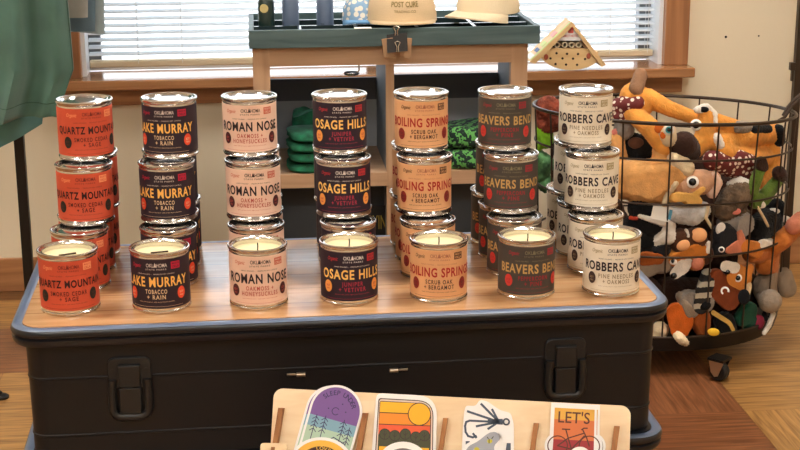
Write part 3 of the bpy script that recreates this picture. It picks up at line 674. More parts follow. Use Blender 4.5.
for x, y in ((556.5, 53.2), (567, 53.8), (578, 54), (550.5, 58.4), (562.5, 58.4), (573, 58.6), (585, 59), (555.5, 64), (566, 64.6), (577, 64.8)):
    p = ipt(x, y); cyl(bm, p+Vector((0, -.0006, 0)), p+Vector((0, .002, 0)), .0024, 12)
obj('drilled_holes', bm, mat('hole_dark', (40, 26, 18), .9), fp)
iprism('gable', [(555, 40.5), (571, 23.5), (584, 40.5)], IY-.001, IY+.012, mat('gable_white', (228, 226, 222), .6), ih)
g2 = iprism('gable_badge', [(568, 33), (567.5, 27), (571, 24.5), (573.5, 28), (573, 33)], IY-.002, IY-.0011, mat('badge_red', (206, 92, 82), .6), ih)
bm = B(); q = ipt(570, 35.8, IY-.0014); put_text(bm, 'INSECT HOTEL', lambda x, y: q+Vector((x, 0, y)), .0046, .034, .02); obj('lettering', bm, mat('badge_red', (206, 92, 82), .6), ih)
for x, y, s in ((546, 57, 1), (588.5, 56, -1)):
    p = ipt(x, y, IY-.0008); obj('leaf_mark', ball(B(), p, (.0045, .0009, .006), 12), mat('mark_rust', (168, 84, 60), .7), fp, True)
for x in (557.5, 565, 572, 579):
    p = ipt(x, 45, IY); obj('reed_tube', lathe(B(), [(.0060, 0), (.0060, .05), (.0036, .05), (.0036, .004)], (0, 0, 0), 20), mat('reed', (206, 190, 156), .7), ih, True, False)
    o = bpy.data.objects[-1] if False else [c for c in ih.children if c.name.startswith('reed_tube')][-1]
    o.rotation_euler.x = PI/2; o.location = Vector((p.x, IY+.051, p.z)) - ih.location
iprism('back_board', [(548, 52), (571, 26), (590, 52)], IY+.051, IY+.055, mat('hole_dark', (40, 26, 18), .9), ih)
rl = iprism('roof_board', [(571.5, 21.5), (571.5, 26.5), (534.5, 63.5), (529.5, 61.5)], IY-.006, IY+.06, M_PINE, ih)
rr_ = iprism('roof_board', [(571.5, 21.5), (571.5, 26), (601, 66.5), (605.5, 64.5)], IY-.006, IY+.06, M_PINE, ih)
bm = B()
def onroof(a, b, t0, t1, y0, y1, m, par, nm):
    A = Vector(a); D = Vector(b)-A; n = Vector((-D.z, 0, D.x)).normalized(); n = n if n.z > 0 else -n
    ps = [A+D*t0, A+D*t1]; q = [Vector((ps[0].x, y0, ps[0].z)), Vector((ps[1].x, y0, ps[1].z)), Vector((ps[1].x, y1, ps[1].z)), Vector((ps[0].x, y1, ps[0].z))]
    obj(nm, prism(B(), [v+n*.0002 for v in q], [v+n*.0012 for v in q]), m, par)
la, lb_ = ipt(571.5, 21.5), ipt(529.5, 61.5)
M_LIME = mat('lime_paint', (196, 206, 130), .6); M_BLUEP = mat('print_blue', (70, 96, 140), .6); M_PINKP = mat('print_pink', (224, 160, 150), .6); M_WHITEP = mat('print_white', (235, 235, 228), .6)
onroof(la, lb_, .03, .97, IY-.004, IY+.004, M_LIME, rl, 'roof_print')
onroof(la, lb_, .86, .97, IY+.008, IY+.05, M_WHITEP, rl, 'roof_print'); onroof(la, lb_, .30, .42, IY+.012, IY+.04, M_PINKP, rl, 'roof_print'); onroof(la, lb_, .55, .66, IY+.012, IY+.04, M_LIME, rl, 'roof_print'); onroof(la, lb_, .72, .80, IY+.012, IY+.04, M_BLUEP, rl, 'roof_print')
la, lb_ = ipt(571.5, 21.5), ipt(605.5, 64.5)
onroof(la, lb_, .14, .24, IY-.004, IY+.04, M_BLUEP, rr_, 'roof_print'); onroof(la, lb_, .30, .5, IY-.004, IY+.04, M_WHITEP, rr_, 'roof_print'); onroof(la, lb_, .6, .72, IY+.004, IY+.04, M_PINKP, rr_, 'roof_print')

# ------------------------------------------------------------------ clothes rack and shirts
RY = .80; RZ0 = 1.0
pa = at(23.5, 200, RY); pr = .0085
rk = thing('clothes_rack', 'black upright rack post behind the trunk, under the hanging green shirts', 'clothes rack', (pa.x, RY, 0))
RZ = 1.0
obj('post', box(B(), pa.x-pr, pa.x+pr, RY-pr, RY+pr, 0, RZ, .001), M_BLACKMETAL, rk)
obj('cross_arm', box(B(), pa.x-.006, pa.x+.006, RY-.2, RY+.2, RZ, RZ+.012), M_BLACKMETAL, rk)
obj('foot_bar', box(B(), pa.x-.012, pa.x+.03, RY-.012, RY+.25, 0.0003, .012), M_BLACKMETAL, rk)
def drape(name, label, outline_l, outline_r, Y, thick, m, folds, hem=None, n=36, top=RZ):
    """cloth hanging from the arm: left and right edges as (px, py) lists from top to hem; folds ripple it in depth"""
    t = thing(name, label, 'shirt', (pa.x, Y, top)); rows = []
    L_ = [at(x, y, Y) for x, y in outline_l]; R_ = [at(x, y, Y) for x, y in outline_r]
    NV = 40
    def lerp(S, u):
        k = min(int(u*(len(S)-1)), len(S)-2); f = u*(len(S)-1)-k; return S[k].lerp(S[k+1], f)
    fr, bk = [], []
    for i in range(NV+1):
        v = i/NV; a = lerp(L_, v); b = lerp(R_, v); r1, r2 = [], []
        for j in range(n+1):
            u = j/n; p = a.lerp(b, u); d = 0
            for fq, ph, am, sk in folds: d += am*math.sin(fq*u*2*PI+ph+sk*v*3)*(.25+.75*v)
            edge = math.sqrt(max(0, 1-(2*u-1)**8))
            zc = min(p.z, top-.001); r1.append(Vector((p.x, Y-d-thick/2*edge-.0005, zc))); r2.append(Vector((p.x, Y-d*.6+thick/2*edge+.0005, zc)))
        fr.append(r1); bk.append(r2)
    skin(bm_ := B(), [f+list(reversed(b)) for f, b in zip(fr, bk)])
    o = obj('cloth', bm_, m, t, 80); return t, fr
M_TEE = mat('faded_green_cotton', (74, 108, 94), .9, bump=.15, bscale=500, var=.12, vscale=9, sheen=.2)
M_TEAL = mat('teal_cotton', (92, 138, 138), .9, bump=.15, bscale=500, var=.1, vscale=10)
M_GREYT = mat('grey_brown_cotton', (150, 146, 136), .9, bump=.15, bscale=500, var=.1, vscale=12)
M_GREYB = mat('blue_grey_cotton', (150, 164, 164), .9, bump=.15, bscale=500, var=.1, vscale=12)
FO = [(1.6, .4, .018, .5), (3.3, 1.9, .015, -.6), (5.6, .2, .011, .7), (9.2, 1.2, .005, 1.4)]
zt = RZ
tl = [(-125, -300), (-126, -90), (-122, 20), (-118, 126)]; trr = [(40, -290), (58, -90), (68, 20), (73, 90), (56, 114)]
t, fr = drape('green_shirt', 'faded green T-shirt hanging at front of the rack, hem above the trunk', [(-120, -300), (-118, -90), (-112, 10), (-108, 70), (-104, 121)], [(30, -300), (58, -90), (67, 5), (73, 70), (57, 117)], .635, .03, M_TEE, FO)
bm = B(); row = fr[37]; tube(bm, [p+Vector((0, -.0006, 0)) for p in row[1:-1]], .0007, 6); obj('hem_seam', bm, mat('green_thread', (52, 84, 68), .9), t)
drape('teal_shirt', 'teal T-shirt hanging behind the front green shirt, lower hem showing', [(-110, -300), (-110, -60), (-105, 60), (-100, 204)], [(25, -300), (44, -60), (50, 60), (42, 124)], .706, .014, M_TEAL, [(2.2, 1, .005, .3), (4.1, 0, .003, -.4)])
drape('grey_shirt', 'grey-brown T-shirt hanging at the back of the rack near the window', [(-60, -330), (-60, -150), (-50, -60), (-40, 20)], [(62, -330), (84, -150), (88, -60), (88, 17)], .88, .018, M_GREYT, [(2, .5, .005, .3)])
drape('dark_shirt', 'dark slate T-shirt hanging between the grey-brown shirt and window', [(-50, -335), (-50, -150), (-40, -60), (-30, 27)], [(64, -335), (92, -150), (96, -60), (95, 31)], .92, .014, mat('slate_cotton', (88, 108, 118), .9, bump=.15, bscale=500), [(2, 1.5, .004, .3)])
drape('pale_shirt', 'blue-grey T-shirt hanging rearmost, its sleeve against the blind', [(-40, -340), (-40, -150), (-30, -60), (-10, 25)], [(66, -340), (98, -150), (103, -60), (105, 34)], .955, .014, M_GREYB, [(3, 1.5, .004, .3)])
# stand foot entering at the left, and the post at the right
p = atz(1.5, 398, 0)
sf = thing('stand_foot', 'small dark round foot on the floor left of the trunk', 'stand foot', (p.x, p.y, 0))
obj('pad', lathe(B(), [(.012, 0.0002), (.0125, .004), (.008, .007), (.004, .008)], (p.x, p.y, 0), 24, True, True), M_BLACKMETAL, sf, True)
obj('leg', tube(B(), [(p.x, p.y, .0075), (p.x-.03, p.y-.005, .03), (p.x-.16, p.y-.01, .16)], .004, 10), M_BLACKMETAL, sf, True)
pb = at(795.5, 90, 1.12)
fx = thing('metal_post', 'dark metal fixture post with a bracket, right of the toy basket', 'fixture', (pb.x, 1.12, 0))
obj('post', box(B(), pb.x-.006, pb.x+.009, 1.112, 1.128, 0, H-.4, .001), M_BRONZE, fx)
q = at(790, 66, 1.12)
bm = B(); box(bm, q.x-.002, pb.x-.006, 1.110, 1.122, q.z-.008, q.z+.008, .001); box(bm, q.x+.002, q.x+.006, 1.112, 1.12, q.z-.03, q.z-.008); obj('bracket', bm, M_BRONZE, fx)

# ------------------------------------------------------------------ sticker display board
A_ = at(274, 388, -.20); Bb = atz(631, 406, A_.z); ex = (Bb-A_).normalized(); nh = Vector((ex.y, -ex.x, 0)); TL = math.radians(22)
ed = Vector((0, 0, -1))*math.cos(TL) + nh*math.sin(TL); en = nh*math.cos(TL) + Vector((0, 0, 1))*math.sin(TL)
PLB = Plane(A_, en); W_ = (Bb-A_).length; HB = A_.z/math.cos(TL)-.004
def bu(u, v, h=0): return A_ + ex*u + ed*v + en*h
def uv(px, py): q = PLB.hit(px, py)-A_; return (q.dot(ex), q.dot(ed))
def plate(bm, uvs, h0, h1): return prism(bm, [bu(u, v, h0) for u, v in uvs], [bu(u, v, h1) for u, v in uvs])
def pxplate(bm, pts, h0, h1): return plate(bm, [uv(x, y) for x, y in pts], h0, h1)
def rpoly(pts, r, n=6):
    """round the corners of a px polygon; r per corner"""
    out = []; N = len(pts)
    for i, p in enumerate(pts):
        p = Vector(p); a = Vector(pts[i-1]); b = Vector(pts[(i+1) % N]); rr = r[i] if isinstance(r, (list, tuple)) else r
        if rr <= 0: out.append(tuple(p)); continue
        d1 = (a-p).normalized(); d2 = (b-p).normalized(); s = p+d1*rr; e = p+d2*rr
        for k in range(n+1):
            t = k/n; q = s*(1-t)**2 + p*2*t*(1-t) + e*t*t; out.append(tuple(q))
    return out
def circ(cx, cy, r, n=32, ry=None): return [(cx+r*math.cos(2*PI*k/n), cy+(ry or r)*math.sin(2*PI*k/n)) for k in range(n)]
def pxline(bm, pts, w, h0, h1):
    for (x0, y0), (x1, y1) in zip(pts, pts[1:]):
        d = Vector((x1-x0, y1-y0)); L_ = d.length; d /= L_; nn = Vector((-d.y, d.x))*w/2; e = d*(w*.3)
        pxplate(bm, [(x0-e.x+nn.x, y0-e.y+nn.y), (x1+e.x+nn.x, y1+e.y+nn.y), (x1+e.x-nn.x, y1+e.y-nn.y), (x0-e.x-nn.x, y0-e.y-nn.y)], h0, h1)
def pxtext(bm, s, cx, cy, h, hgt, width=None, ang=0, bold=0):
    ca, sa = math.cos(ang), math.sin(ang)
    def f(x, y): return bu(*uv(cx+x*ca+y*sa, cy+x*sa-y*ca), h)
    put_text(bm, s, f, hgt, width, bold)
def arctext(bm, s, cx, cy, R, a0, a1, h, hgt, bold=0):
    for k, ch in enumerate(s):
        if ch == ' ': continue
        a = math.radians(a0+(a1-a0)*k/(len(s)-1)); pxtext(bm, ch, cx+R*math.sin(a), cy-R*math.cos(a), h, hgt, None, a, bold)
db = thing('sticker_stand', 'pale plywood sticker stand leaning back in front of the trunk', 'stand', (bu(W_/2, HB).x, bu(W_/2, HB).y, 0))
M_PLY = wood('birch_plywood', (236, 208, 166), (245, 224, 188), (10, 60, 60), .5, bump=.04)
M_BURN = wood('laser_burnt_edge', (138, 86, 46), (180, 124, 72), (80, 80, 12), .6)
rr0 = [(r.x, r.y) for r in rrect(0, W_, 0, HB, .011, 0, 6)]
obj('back_panel', plate(B(), rr0, -.005, 0), M_PLY, db)
for (xa, ya), (xb, yb), w_ in (((282.6, 408), (277, 443), 4.6), ((366.3, 413), (359.6, 452), 4.8), ((446.3, 418), (441, 452), 4.2), ((536.6, 423), (532.5, 452), 5), ((617, 426), (613.5, 452), 5.6)):
    a = uv(xa, ya); b = uv(xb, yb); du = Vector((b[0]-a[0], b[1]-a[1])).normalized(); e = Vector(a)+du*.20; hw = w_*.00056
    obj('divider', plate(B(), [(a[0]-hw, a[1]), (a[0]+hw, a[1]), (e.x+hw, e.y), (e.x-hw, e.y)], 0, .012), M_BURN, db)
tu = [uv(x, y) for x, y in ((264.5, 442.5), (291, 443))]
tv = uv(300, 454)[1]
tier = rpoly([(tu[0][0]*1000, tu[0][1]*1000), (tu[1][0]*1000, tu[1][1]*1000), (tu[1][0]*1000, tv*1000), (W_*1000+6, tv*1000), (W_*1000+6, tv*1000+45), (tu[0][0]*1000, tv*1000+45)], [4, 4, 0, 4, 0, 0])
tp = obj('tier_panel', plate(B(), [(x/1000, y/1000) for x, y in tier], .016, .020), M_PLY, db)
a = uv(277, 446.5); obj('tab_slot', plate(B(), [(a[0]-.0022, a[1]), (a[0]+.0022, a[1]), (a[0]+.0015, a[1]+.02), (a[0]-.0029, a[1]+.02)], .0198, .0206), M_BURN, tp)
obj('ledge', plate(B(), [(0, tv+.035), (W_, tv+.035), (W_, tv+.041), (0, tv+.041)], 0, .016), M_PLY, db)
pt = bu(W_/2, .06, -.005); bt = pt - nh*.05; 
obj('easel_leg', prism(B(), [bu(W_/2-.02, .09, -.0052), bu(W_/2+.02, .09, -.0052), bu(W_/2+.02, .096, -.0052), bu(W_/2-.02, .096, -.0052)],
    [(lambda q: Vector((q.x, q.y, .0003)))(bu(W_/2+s, .09, -.0052)-nh*d) for s, d in ((-.02, .045), (.02, .045), (.02, .039), (-.02, .039))]), M_PLY, db)
M_STK = mat('sticker_white', (243, 242, 240), .45)
def C(n, c): return mat('ink_'+n, c, .5)
def sticker(name, label, cx, cy, grp='die-cut stickers on the stand'):
    q = bu(*uv(cx, cy)); return thing(name, label, 'sticker', q, grp)
def shape(t, nm, m, pts, h, dh=.0004): return obj(nm, pxplate(B(), pts, h, h+dh), m, t)
# sleep under sticker (two, one behind the other)
def arch(cx, cy, r, dwn, ax=(-.27, .963)):
    ax = Vector(ax); px_ = Vector((ax.y, -ax.x)); out = []
    for k in range(21):
        a = PI*k/20; out.append((cx+px_.x*r*math.cos(a)-ax.x*r*math.sin(a), cy+px_.y*r*math.cos(a)-ax.y*r*math.sin(a)))
    out.append((cx-px_.x*r+ax.x*dwn, cy-px_.y*r+ax.y*dwn)); out.append((cx+px_.x*r+ax.x*dwn, cy+px_.y*r+ax.y*dwn)); return out
def cutarch(cx, cy, r, d0, d1, ax=(-.27, .963)):
    ax = Vector(ax); p = Vector((ax.y, -ax.x)); c = Vector((cx, cy)); return [tuple(c+p*r+ax*d0), tuple(c-p*r+ax*d0), tuple(c-p*r+ax*d1), tuple(c+p*r+ax*d1)]
def sleep(cx, cy, h, label):
    t = sticker('arch_sticker', label, cx, cy+20)
    shape(t, 'backing', M_STK, arch(cx, cy, 26.3, 55), h, .001); h += .001
    shape(t, 'night_sky', C('purple', (122, 88, 156)), arch(cx, cy, 24, 9), h)
    shape(t, 'lake_band', C('lake', (128, 172, 192)), cutarch(cx, cy, 24, 9, 20), h); shape(t, 'meadow_band', C('meadow', (178, 206, 182)), cutarch(cx, cy, 24, 20, 53), h)
    h += .0004; bm = B(); arctext(bm, 'SLEEP UNDER', cx, cy, 18.5, -50+15, 62+15, h+.0002, 4.6, .012); obj('lettering', bm, C('navy', (56, 44, 92)), t)
    ln = C('navy', (56, 44, 92)); bm = B()
    for k in range(14):
        a0, a1 = 2*PI*k/18+.9, 2*PI*(k+1)/18+.9; pxline(bm, [(cx+3.6*math.cos(a0), cy+3.6*math.sin(a0)), (cx+3.6*math.cos(a1), cy+3.6*math.sin(a1))], .7, h, h+.0002)
    for x, y in ((-7, -3), (7, -7), (10, 1)): pxplate(bm, circ(cx+x, cy+y, .7, 8), h, h+.0002)
    for u0, d0 in ((-17, 8), (-8, 7), (11, 6), (18, 12)):
        ax = Vector((-.27, .963)); p = Vector((ax.y, -ax.x)); b0 = Vector((cx, cy))+p*u0+ax*d0
        pxline(bm, [tuple(b0), tuple(b0+ax*34)], .7, h, h+.0002)
        for q in range(4):
            for s in (-1, 1): pxline(bm, [tuple(b0+ax*(2+q*4)), tuple(b0+ax*(5+q*4)+p*s*3.2)], .7, h, h+.0002)
    pxline(bm, [(cx-16, cy+32), (cx-2, cy+26), (cx+9, cy+33)], .9, h, h+.0002); pxline(bm, [(cx-9, cy+30), (cx+4, cy+35)], .9, h, h+.0002)
    obj('line_drawing', bm, ln, t)
sleep(332.2, 411.8, .0015, 'purple arch sticker, rear copy peeking out left behind the other')
sleep(336.6, 411.3, .0045, 'purple arch sticker with dark lettering and tent, front copy')
# sunset sticker
t = sticker('sunset_sticker', 'white-bordered sunset sticker with yellow sun and dark trees', 405, 440); h = .003
shape(t, 'backing', M_STK, rpoly([(377, 393), (437.5, 396.2), (436, 467), (371, 467)], [6, 20, 0, 0]), h, .001); h += .001
shape(t, 'frame_line', C('dark', (60, 46, 44)), rpoly([(379, 398), (434, 401), (433.2, 467), (374.8, 467)], [3, 16, 0, 0]), h, .0003)
shape(t, 'inner_border', C('pale', (226, 206, 190)), rpoly([(379.9, 399), (433.2, 401.9), (432.3, 467), (375.8, 467)], [3, 15, 0, 0]), h+.0003, .0002)
shape(t, 'picture_edge', C('dark', (60, 46, 44)), rpoly([(380.2, 400.8), (431.8, 403.6), (430.8, 467), (377.6, 467)], [2, 13, 0, 0]), h+.0005, .0002)
h += .0007
shape(t, 'upper_sky', C('sun_yellow', (248, 184, 34)), [(381, 401.6), (420, 403.4), (431, 408), (431, 414), (380.4, 412)], h); shape(t, 'middle_sky', C('orange', (240, 146, 40)), [(380.4, 412.8), (431, 415), (430.6, 425.5), (379.6, 423.6)], h)
shape(t, 'lower_sky', C('red_orange', (232, 94, 52)), [(379.6, 424.4), (430.6, 426.2), (430.4, 436), (379, 434)], h); shape(t, 'ground', C('olive', (70, 74, 48)), [(379, 434), (430.4, 436), (430, 467), (377.8, 467)], h)
shape(t, 'sun_outline', C('dark', (60, 46, 44)), circ(420, 414.2, 11.6), h+.0004, .0002); shape(t, 'sun', C('sun_yellow', (248, 184, 34)), circ(420, 414.2, 10.7), h+.0006, .0002)
bm = B(); b2 = B()
for x, y in ((385.5, 434), (395.5, 435.5), (406, 434), (416.5, 437), (425, 435.5)): pxplate(bm, circ(x, y, 5.6, 20), h+.0008, h+.001); pxplate(b2, circ(x, y, 4.8, 20), h+.001, h+.0012)
obj('tree_outlines', bm, C('dark', (60, 46, 44)), t); obj('trees', b2, C('olive', (78, 82, 54)), t)
bm = B()
for x, y in ((385.5, 434), (395.5, 435.5), (406, 434), (416.5, 437), (425, 435.5)): pxline(bm, [(x, y+5), (x, y-3)], .6, h+.0012, h+.0013); pxline(bm, [(x-2, y-1), (x, y+1.5), (x+2, y-1)], .6, h+.0012, h+.0013)
obj('tree_lines', bm, C('dark', (60, 46, 44)), t)
shape(t, 'caption_panel', C('sun_yellow', (200, 150, 50)), [(380, 446), (429.5, 448), (429, 462), (379.5, 460)], h+.0013, .0002)
# fishing fly sticker
t = sticker('hook_sticker', 'white sticker with a slate fishing fly hook drawing', 488, 440); h = .003
shape(t, 'backing', M_STK, rpoly([(461.5, 467), (463, 430), (464.5, 412), (466, 405.5), (476, 406), (480, 399.5), (487, 401), (500, 410), (511, 413), (514, 424), (514, 467)], [0, 3, 3, 3, 3, 3, 3, 3, 3, 3, 0]), h, .001); h += .001
bm = B(); pxline(bm, [(497, 422), (470, 420.6), (466.5, 422), (465.4, 426), (466, 432), (468.5, 436), (473, 437.3), (476.5, 436)], 2.1, h, h+.0003); pxline(bm, [(476.5, 437.5), (473.5, 433.6)], 2.1, h, h+.0003)
for x, y in ((481.5, 404), (468, 411.4), (492.5, 409.5), (476.8, 426.2), (488.5, 428.8)): pxline(bm, [(499, 421.8), (x, y)], 2.2, h, h+.0003)
pxplate(bm, [(488, 419.5), (503, 418.8), (503, 424.6), (488, 424)], h, h+.0003)
for k in range(16):
    a0, a1 = 2*PI*k/16, 2*PI*(k+1)/16; pxline(bm, [(506.5+2.9*math.cos(a0), 421.8+2.9*math.sin(a0)), (506.5+2.9*math.cos(a1), 421.8+2.9*math.sin(a1))], 1.6, h, h+.0003)
pxplate(bm, [(466, 441), (470, 441), (470, 458), (466, 458)], h, h+.0003); pxplate(bm, [(507, 443), (511, 443), (511, 458), (505, 458)], h, h+.0003)
obj('hook_drawing', bm, C('slate', (72, 86, 106)), t)
# grey animal sticker in front of it
t = sticker('grey_sticker', 'grey cloud-shaped sticker with yellow bees, overlapping the hook sticker', 485, 448); h = .0085
sh_ = [(458, 472), (462, 452), (466, 444), (478, 438.5), (486, 431.5), (493, 429), (500, 430.5), (503.5, 436), (502.5, 441), (498, 446), (505, 472)]
shape(t, 'backing', M_STK, rpoly(sh_, 4), h, .001)
shape(t, 'grey_shape', C('grey', (166, 172, 184)), rpoly([(462, 472), (466, 452), (469, 446), (479, 441), (487.5, 434), (493, 431.4), (498.5, 432.6), (501, 436.5), (500, 440), (494, 446), (500, 472)], 4), h+.001, .0003)
bm = B(); pxplate(bm, circ(490.5, 441, 2.6, 12, 2.1), h+.0013, h+.0016); pxplate(bm, circ(477.5, 449, 2.6, 12, 2.1), h+.0013, h+.0016); obj('bees', bm, C('bee_yellow', (206, 196, 60)), t)
bm = B(); pxline(bm, [(489, 438.5), (488, 437)], .8, h+.0013, h+.0016); pxline(bm, [(492.5, 438.5), (494, 436.5)], .8, h+.0013, h+.0016); pxline(bm, [(489.8, 439), (489.8, 443)], .9, h+.0016, h+.0018); obj('bee_lines', bm, C('olive', (70, 74, 48)), t)
# LET'S bicycle stickers
def bike(dx, h, label, sub):
    t = sticker('bicycle_sticker', label, 575+dx, 445)
    bm = B(); pxplate(bm, [(551.5+dx, 402.4), (597+dx, 405), (596.2+dx, 467), (548.5+dx, 467)], h, h+.001); obj('backing', bm, M_STK, t)
    bm = B(); pxplate(bm, circ(557.5+dx, 445.5, 12.8), h+.0011, h+.0013); pxplate(bm, circ(589.5+dx, 446, 13.2), h+.0011, h+.0013); obj('wheel_border', bm, M_STK, t)
    h += .0013
    shape(t, 'yellow_band', C('amber', (224, 170, 66)), [(555+dx, 407.6), (594.8+dx, 409.8), (594.4+dx, 421), (554.4+dx, 419)], h)
    shape(t, 'orange_band', C('burnt_orange', (214, 118, 64)), [(554.4+dx, 419), (594.4+dx, 421), (594+dx, 441), (553.6+dx, 439)], h); shape(t, 'red_band', C('wine', (160, 44, 50)), [(553.6+dx, 439), (594+dx, 441), (593.4+dx, 467), (551.6+dx, 467)], h)
    h += .0004; bm = B(); pxtext(bm, "LET'S", 574.3+dx, 417.6, h+.0002, 11, 31.5, .055, .008); obj('lettering', bm, C('brown', (92, 46, 30)), t)
    bm = B(); R1 = []
    for cx, cy, r in ((557.8+dx, 445.6, 9.8), (589.4+dx, 446.2, 10.2)):
        for k in range(28):
            a0, a1 = 2*PI*k/28, 2*PI*(k+1)/28; pxline(bm, [(cx+r*math.cos(a0), cy+r*math.sin(a0)), (cx+r*math.cos(a1), cy+r*math.sin(a1))], 1.1, h, h+.0003)
    for pl in ([(562.5, 429), (570, 429.4)], [(566, 429.5), (571.5, 449)], [(568.5, 438), (583.4, 433.4)], [(583, 430), (586.8, 438), (589.3, 446)], [(584.4, 436), (571.5, 449)], [(568.5, 438), (557.8, 445.6), (571.5, 449)], [(581.8, 429.6), (584, 428.2), (587.4, 428.2)]): pxline(bm, [(x+dx, y) for x, y in pl], 1.3, h, h+.0003)
    obj('bicycle_drawing', bm, C('brown', (92, 46, 30)), t); return t
bike(3, .0015, "orange bicycle sticker, rear copy showing its right white edge", 0)
bike(0, .0045, "orange bicycle sticker with dark LET'S lettering, front copy", 0)
t = sticker('round_sticker', 'round white sticker overlapping the bicycle sticker at the bottom', 578, 456); shape(t, 'backing', M_STK, circ(580, 458.5, 12), .009, .001); shape(t, 'red_ring', C('wine', (160, 44, 50)), circ(580, 460.5, 9.5), .010, .0003)
t = sticker('round_sticker', 'round yellow-ringed sticker overlapping the purple arch sticker', 323, 455); h = .009
shape(t, 'backing', M_STK, circ(322.5, 464, 32, 40, 27), h, .001); shape(t, 'yellow_ring', C('ring_yellow', (238, 184, 70)), circ(322.5, 464, 28.5, 40, 24), h+.001, .0003); shape(t, 'dark_center', C('cocoa', (62, 34, 28)), circ(322.5, 464.5, 22, 40, 18.5), h+.0013, .0003)
bm = B(); arctext(bm, '.LOVE', 322.5, 464.5, 16.5, -24, 30, h+.0018, 3.6, .02); obj('lettering', bm, C('ring_yellow', (238, 184, 70)), t)
t = sticker('round_sticker', 'round white sticker with grey middle overlapping the sunset sticker', 404, 457)
shape(t, 'backing', M_STK, circ(404, 463, 25, 40, 21.5), .009, .001); shape(t, 'grey_center', C('grey_dark', (110, 106, 108)), circ(404, 464, 19, 40, 16), .010, .0003)
# ------------------------------------------------------------------ wire toy basket on casters
BC = Vector((.952, .705)); RA, RB = .229, .195
def brim(x, y): return -.05*(y-BC.y) - .037*(x-BC.x)
bk = thing('wire_basket', 'round black wire basket on casters heaped with plush toys', 'basket', (BC.x, BC.y, 0))
def ell(k, n, s): a = 2*PI*k/n; return Vector((BC.x+RA*s*math.cos(a), BC.y+RB*s*math.sin(a), 0))
LEV = [(.102+T, 1.0, 1.0), (.043+T, .985, .8), (-.03+T, .975, .6), (-.118+T, .965, .3), (-.257+T, .95, 0)]
def lvl(k, n, i): z, s, t = LEV[i]; p = ell(k, n, s); p.z = z + brim(p.x, p.y)*t; return p
for i, (z, s, t) in enumerate(LEV): obj('ring', tube(B(), [lvl(k, 72, i) for k in range(72)], .0031 if i == 0 else .0019, 8, True), M_BRONZE, bk, True)
for k in range(18):
    obj('upright_wire', tube(B(), [lvl(k, 18, i)*1 for i in range(5)], .0015, 6), M_BRONZE, bk, True)
tz0b, tz1b = .043, T-.257
n = 64
obj('tray_pan', skin(B(), [[ell(k, n, s)+Vector((0, 0, z)) for k in range(n)] for s, z in ((.86, tz0b), (.93, tz0b+.004), (.955, tz1b-.006), (.955, tz1b), (.93, tz1b), (.91, tz0b+.012))]), M_BLACKMETAL, bk, True)
bm = B(); tube(bm, [at(783, 116, .70), at(788, 107, .70), at(795, 99, .70), at(806, 90, .70), at(818, 86, .70)], .0032, 8); tube(bm, [at(776, 122, .66), at(785, 117, .66), at(792, 106, .66), at(803, 96, .66), at(818, 86, .70)], .0028, 8)
obj('side_handle', bm, M_BRONZE, bk, True)
p = atz(721, 376, .012)
for cx, cy, ang in ((p.x, p.y+.012, .75), (BC.x-.13, BC.y-.12, .2), (BC.x+.12, BC.y+.13, 1.2), (BC.x-.10, BC.y+.14, -.4)):
    u = Vector((math.cos(ang), math.sin(ang), 0)); v = Vector((-u.y, u.x, 0)); Z = Vector((0, 0, 1)); cc = Vector((cx, cy, 0))
    c = obj('caster', obox(B(), cc+Z*.0395, u, v, Z, .015, .015, .0022), M_BLACKMETAL, bk)
    for sx in (-1, 1):
        prof = [(-.014, .0372), (.014, .0372), (.009, .016), (.002, .009), (-.004, .011)]
        obj('fork', prism(B(), [cc+u*(sx*.0102)+v*y+Z*z for y, z in prof], [cc+u*(sx*.0122)+v*y+Z*z for y, z in prof]), M_PIN if sx < 0 else M_BLACKMETAL, c)
    obj('wheel', lathe(B(), [(.0001, -.008), (.014, -.008), (.0172, -.005), (.0172, .005), (.014, .008), (.0001, .008)], (0, 0, 0), 24), mat('rubber_black', (24, 24, 24), .6), c, True, False)
    wv_ = [q for q in c.children if q.name.startswith('wheel')][0]; wv_.rotation_euler = (0, PI/2, ang); wv_.location = cc+Z*.0174 - bk.location

# ------------------------------------------------------------------ plush toys
def Pb(px, py, d):
    """point on this sight line a depth d inside the basket's wall"""
    r = ray(px, py); a_, b_ = RA*.975-d, RB*.975-d
    ox_, oy_ = (EYE.x-BC.x)/a_, (EYE.y-BC.y)/b_; dx, dy = r.x/a_, r.y/b_
    A = dx*dx+dy*dy; Bq = ox_*dx+oy_*dy; Cq = ox_*ox_+oy_*oy_-1; D = Bq*Bq-A*Cq
    t = (-Bq-math.sqrt(D))/A if D > 0 else (-Bq)/A
    return EYE + r*t
def capsule(bm, a, b, ra, rb):
    L_ = (b-a).length; n = max(1, int(L_/(.45*min(ra, rb)))) if L_ > 1e-5 else 0
    for k in range(n+1):
        f = k/n if n else 0; ball(bm, a.lerp(b, f), ra+(rb-ra)*f, 12)
_nb = [0]
def squash(b2, out=0):
    """cloth pressed against the wires stays inside them"""
    for v in b2.verts:
        x, y, z = v.co; k = 0
        while k < 3 and z < LEV[k+1][0]: k += 1
        z0_, s0, _ = LEV[k]; z1_, s1, _ = LEV[k+1]; f = max(0, min(1, (z0_-z)/(z0_-z1_))); lim = s0+(s1-s0)*f - .018 + out
        dx, dy = (x-BC.x)/RA, (y-BC.y)/RB; s = math.hypot(dx, dy)
        if s > lim and z < LEV[0][0]+.03:
            q = lim - .012*(1-math.exp(-(s-lim)/.012))*0; v.co.x = BC.x+dx*RA*q/s; v.co.y = BC.y+dy*RB*q/s
        if z < tz0b+.016: v.co.z = tz0b+.016
    return b2
from mathutils.bvhtree import BVHTree
